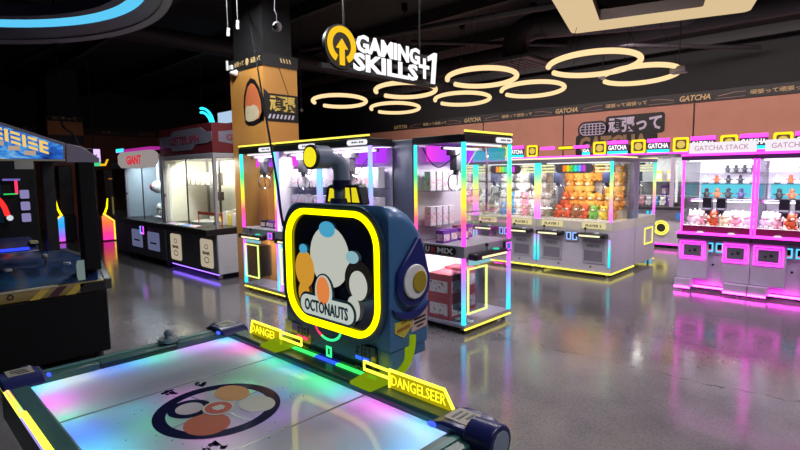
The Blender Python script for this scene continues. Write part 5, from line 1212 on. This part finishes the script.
part('notice', MB().box(-.362,-.31,ty-.003,ty+.001,.845,.90), surf('notice_grey', (.40,.42,.44), .5), tw, smooth=False)
# right face decoration: fin, round window, groove, stickers (local x = .359)
SXf = lambda x: (lambda a, b, t: (x+t, ty+a, b))
FIN = surf('fin_indigo', (.014,.022,.17), .35)
ec = (.120, 1.165)
fin = [(.146,1.345),(.160,1.345),(.186,1.285),(.204,1.22)]
fin += [(ec[0]+.098*math.cos(math.radians(a)), ec[1]+.098*math.sin(math.radians(a))) for a in range(10, -176, -15)]
fin += [(.030,1.215)]
part('fin', MB().prism(fin, SXf(.359), 0, .022), FIN, tw, bevel=.006)
part('window_rim', MB().prism(ell(.118,1.170,.068,.070,32), SXf(.381), 0, .012), surf('rim_white', (.78,.80,.78), .4), tw, bevel=.004)
part('window_lens', MB().prism(ell(.134,1.170,.040,.044,28), SXf(.393), 0, .006), surf('lens_gold', (.42,.30,.02), .35), tw, bevel=.002)
gv = [(.005+.11+.115*math.cos(math.radians(a)), 1.10+.085*math.sin(math.radians(a))) for a in range(200, 341, 14)]
gv += [(.005+.11+.115*math.cos(math.radians(a)), 1.085+.040*math.sin(math.radians(a)) ) for a in range(340, 199, -14)]
gv = [(a, b-.0) for a, b in gv]
part('groove', MB().prism(gv, SXf(.359), 0, .012), FIN, tw, bevel=.004)
part('shield_sticker', MB().prism([(.022,1.012),(.118,1.020),(.124,.985),(.075,.942),(.022,.972)], SXf(.359), 0, .003), surf('sticker_yellow', (.60,.52,.06), .4), tw, smooth=False)
part('sticker_print', MB().prism([(.034,.985),(.108,.995),(.108,.982),(.034,.972)], SXf(.362), 0, .002).prism([(.06,1.008),(.085,1.011),(.085,1.005),(.06,1.002)], SXf(.362), 0, .002), surf('sticker_orange', (.40,.16,.03), .5), tw, smooth=False)
part('notice_sticker', MB().prism([(.122,1.035),(.215,1.045),(.215,.965),(.122,.955)], SXf(.359), 0, .003), surf('sticker_pink', (.62,.45,.42), .5), tw, smooth=False)
part('notice_print', MB().prism([(.135,1.008),(.205,1.015),(.205,1.008),(.135,1.001)], SXf(.362), 0, .002).prism([(.135,.992),(.205,.999),(.205,.992),(.135,.985)], SXf(.362), 0, .002).prism([(.15,.976),(.19,.980),(.19,.974),(.15,.970)], SXf(.362), 0, .002), BLACK, tw, smooth=False)
part('foot_block', MB().box(.20,.355,ty+.13,ty+.215,.85,.91), TBL, tw, bevel=.008)
# lime translucent brackets that cradle the tower
LIME = acrylic('lime_acrylic', (.42,.62,.01), .48, .15, (.6,.8,.1))
def bracket(sx):
    x0, x1 = (.300,.375) if sx > 0 else (-.385,-.31)
    P = smooth_path([(.120,.945,0),(.116,.90,0),(.098,.855,0),(.066,.822,0),(.022,.803,0),(-.03,.797,0)], 5)
    out = []; inn = []
    for i, p in enumerate(P):
        d = (P[min(i+1,len(P)-1)]-P[max(i-1,0)]).normalized(); n = Vector((-d.y, d.x, 0))
        out.append((p.x+n.x*.011, p.y+n.y*.011)); inn.append((p.x-n.x*.011, p.y-n.y*.011))
    b = part('bracket', MB().prism(out+inn[::-1], lambda a, bb, t: (t, ty+a, bb), x0, x1), LIME, TB)
    xm = .02 if sx > 0 else .0
    part('tray', MB().prism([(-.125,Zf+.031),(-.01,Zf+.031),(-.01,Zf+.062),(-.125,Zf+.046)], lambda a, bb, t: (t, ty+a, bb), x0-.05 if sx > 0 else x0-.02, x1-.005 if sx > 0 else x1+.04), LIME, b, bevel=.006)
    return b
bracket(1); bracket(-1)
# periscope on top
PIPEM = surf('periscope_grey', (.21,.25,.33), .3); 
px_, py_ = -.045, .652
pp = [(px_, py_, 1.46), (px_, py_, 1.60)]+[(px_, py_-.075+.075*math.cos(t), 1.60+.075*math.sin(t)) for t in [math.radians(a) for a in range(15, 91, 15)]]+[(px_, py_-.10, 1.675)]
part('periscope_pipe', MB().tube(pp, .036, 20), PIPEM, tw)
part('periscope_head', MB().cyl((px_, py_-.08, 1.675), (px_, py_-.165, 1.675), .050, .050, 28), PIPEM, tw, bevel=.004)
part('periscope_rim', MB().cyl((px_, py_-.16, 1.675), (px_, py_-.172, 1.675), .053, .053, 28), BLACK, tw)
part('periscope_lens', MB().cyl((px_, py_-.17, 1.675), (px_, py_-.176, 1.675), .042, .042, 28), glow('lens_yellow', (1.,.85,.02), .95), tw)
part('periscope_collar', MB().cyl((px_, py_, 1.535), (px_, py_, 1.575), .042, .042, 24).cyl((px_, py_, 1.47), (px_, py_, 1.495), .060, .052, 24), surf('collar_navy', (.012,.014,.05), .35), tw)
hz_ = MB().prism([(-.115,1.468),(-.095,1.545),(-.075,1.555),(.11,1.555),(.125,1.545),(.145,1.468)], lambda a, b, t: (px_+a, py_-.012+t, b), 0, .05)
part('scope_cradle', hz_, surf('cradle_black', (.01,.011,.016), .4), tw, bevel=.006)
for P in ([(-.085,1.478),(-.07,1.538),(-.045,1.538),(-.045,1.478)], [(.04,1.478),(.04,1.542),(.062,1.542),(.07,1.478)], [(.085,1.478),(.08,1.542),(.108,1.542),(.128,1.478)]):
    part('cradle_panel', MB().prism(P, lambda a, b, t: (px_+a, py_-.016+t, b), 0, .004), glow('cradle_yellow', (1.,.85,.02), .8), tw, smooth=False)

# power cables that drop from the ceiling
CABLE1 = smooth_path([(-7.625,4.481,4.41),(-6.065,3.623,3.451),(-4.505,2.764,2.503),(-3.465,2.192,1.871),(-2.945,1.906,1.554),(-2.5,1.66,1.285),(-2.28,1.68,1.08),(-2.07,1.612,1.0)], 6)
o = tag(part('power_cable', MB().tube(CABLE1, .0085, 8), surf('cable_black', (.003,.003,.004), .9, spec=.05)), 'black power cable hanging from the ceiling down behind the score tower', 'cable')
o = tag(part('power_cable', MB().tube(smooth_path([(-9.2,2.2,4.41),(-9.1,2.15,3.4),(-8.6,2.02,2.45),(-7.0,1.77,2.10),(-5.06,1.345,1.72)], 6), .013, 8), surf('cable_black', (.003,.003,.004), .9, spec=.05)), 'black power cable hanging from the ceiling to the arcade table marquee', 'cable')

# ------------------------------------------------------------------ room light
w = bpy.data.worlds.new('world'); sc.world = w; w.use_nodes = True
w.node_tree.nodes['Background'].inputs[0].default_value = (.6,.55,.65,1); w.node_tree.nodes['Background'].inputs[1].default_value = .01
for (xx, yy, zz, e, c, l) in ((-1.6, 4.2, 4.15, 105, (1.,.92,.96), .4), (.9, 5.8, 4.15, 85, (1.,.86,1.), .4), (-5.9, 3.0, 4.15, 145, (.95,1.,.97), .4), (-.2, .3, 4.15, 14, (.95,.97,1.), .4), (1.0, 2.0, 4.15, 50, (1.,.95,1.), .4), (-3.8, 5.2, 4.15, 60, (1.,.93,.9), .4),
        (-3., 10.05, 4.24, 300, (1.,.88,.86), 12.)):
    lamp('AREA', (xx, yy, zz), e, c, l, .4, (0,0,0), 'unseen_ceiling_fill', 165 if yy < 9 else 125)  # added fill lights, kept out of view, lift floor and room brightness
lamp('AREA', (-5., 10.1, 4.1), 170, (1.,.86,.80), 14., .2, (math.radians(62),0,0), 'unseen_wall_fill', 150)  # added unseen strip tilted at the back wall to brighten it

sc.view_settings.view_transform = 'Standard'; sc.view_settings.look = 'None'; sc.view_settings.exposure = 0.; sc.view_settings.gamma = 1.
sc.view_settings.use_curve_mapping = False
cy_ = sc.cycles
cy_.use_denoising = True
cy_.max_bounces = 10; cy_.diffuse_bounces = 3; cy_.glossy_bounces = 4; cy_.transparent_max_bounces = 40; cy_.transmission_bounces = 6
cy_.sample_clamp_indirect = 6.; cy_.caustics_reflective = False; cy_.caustics_refractive = False
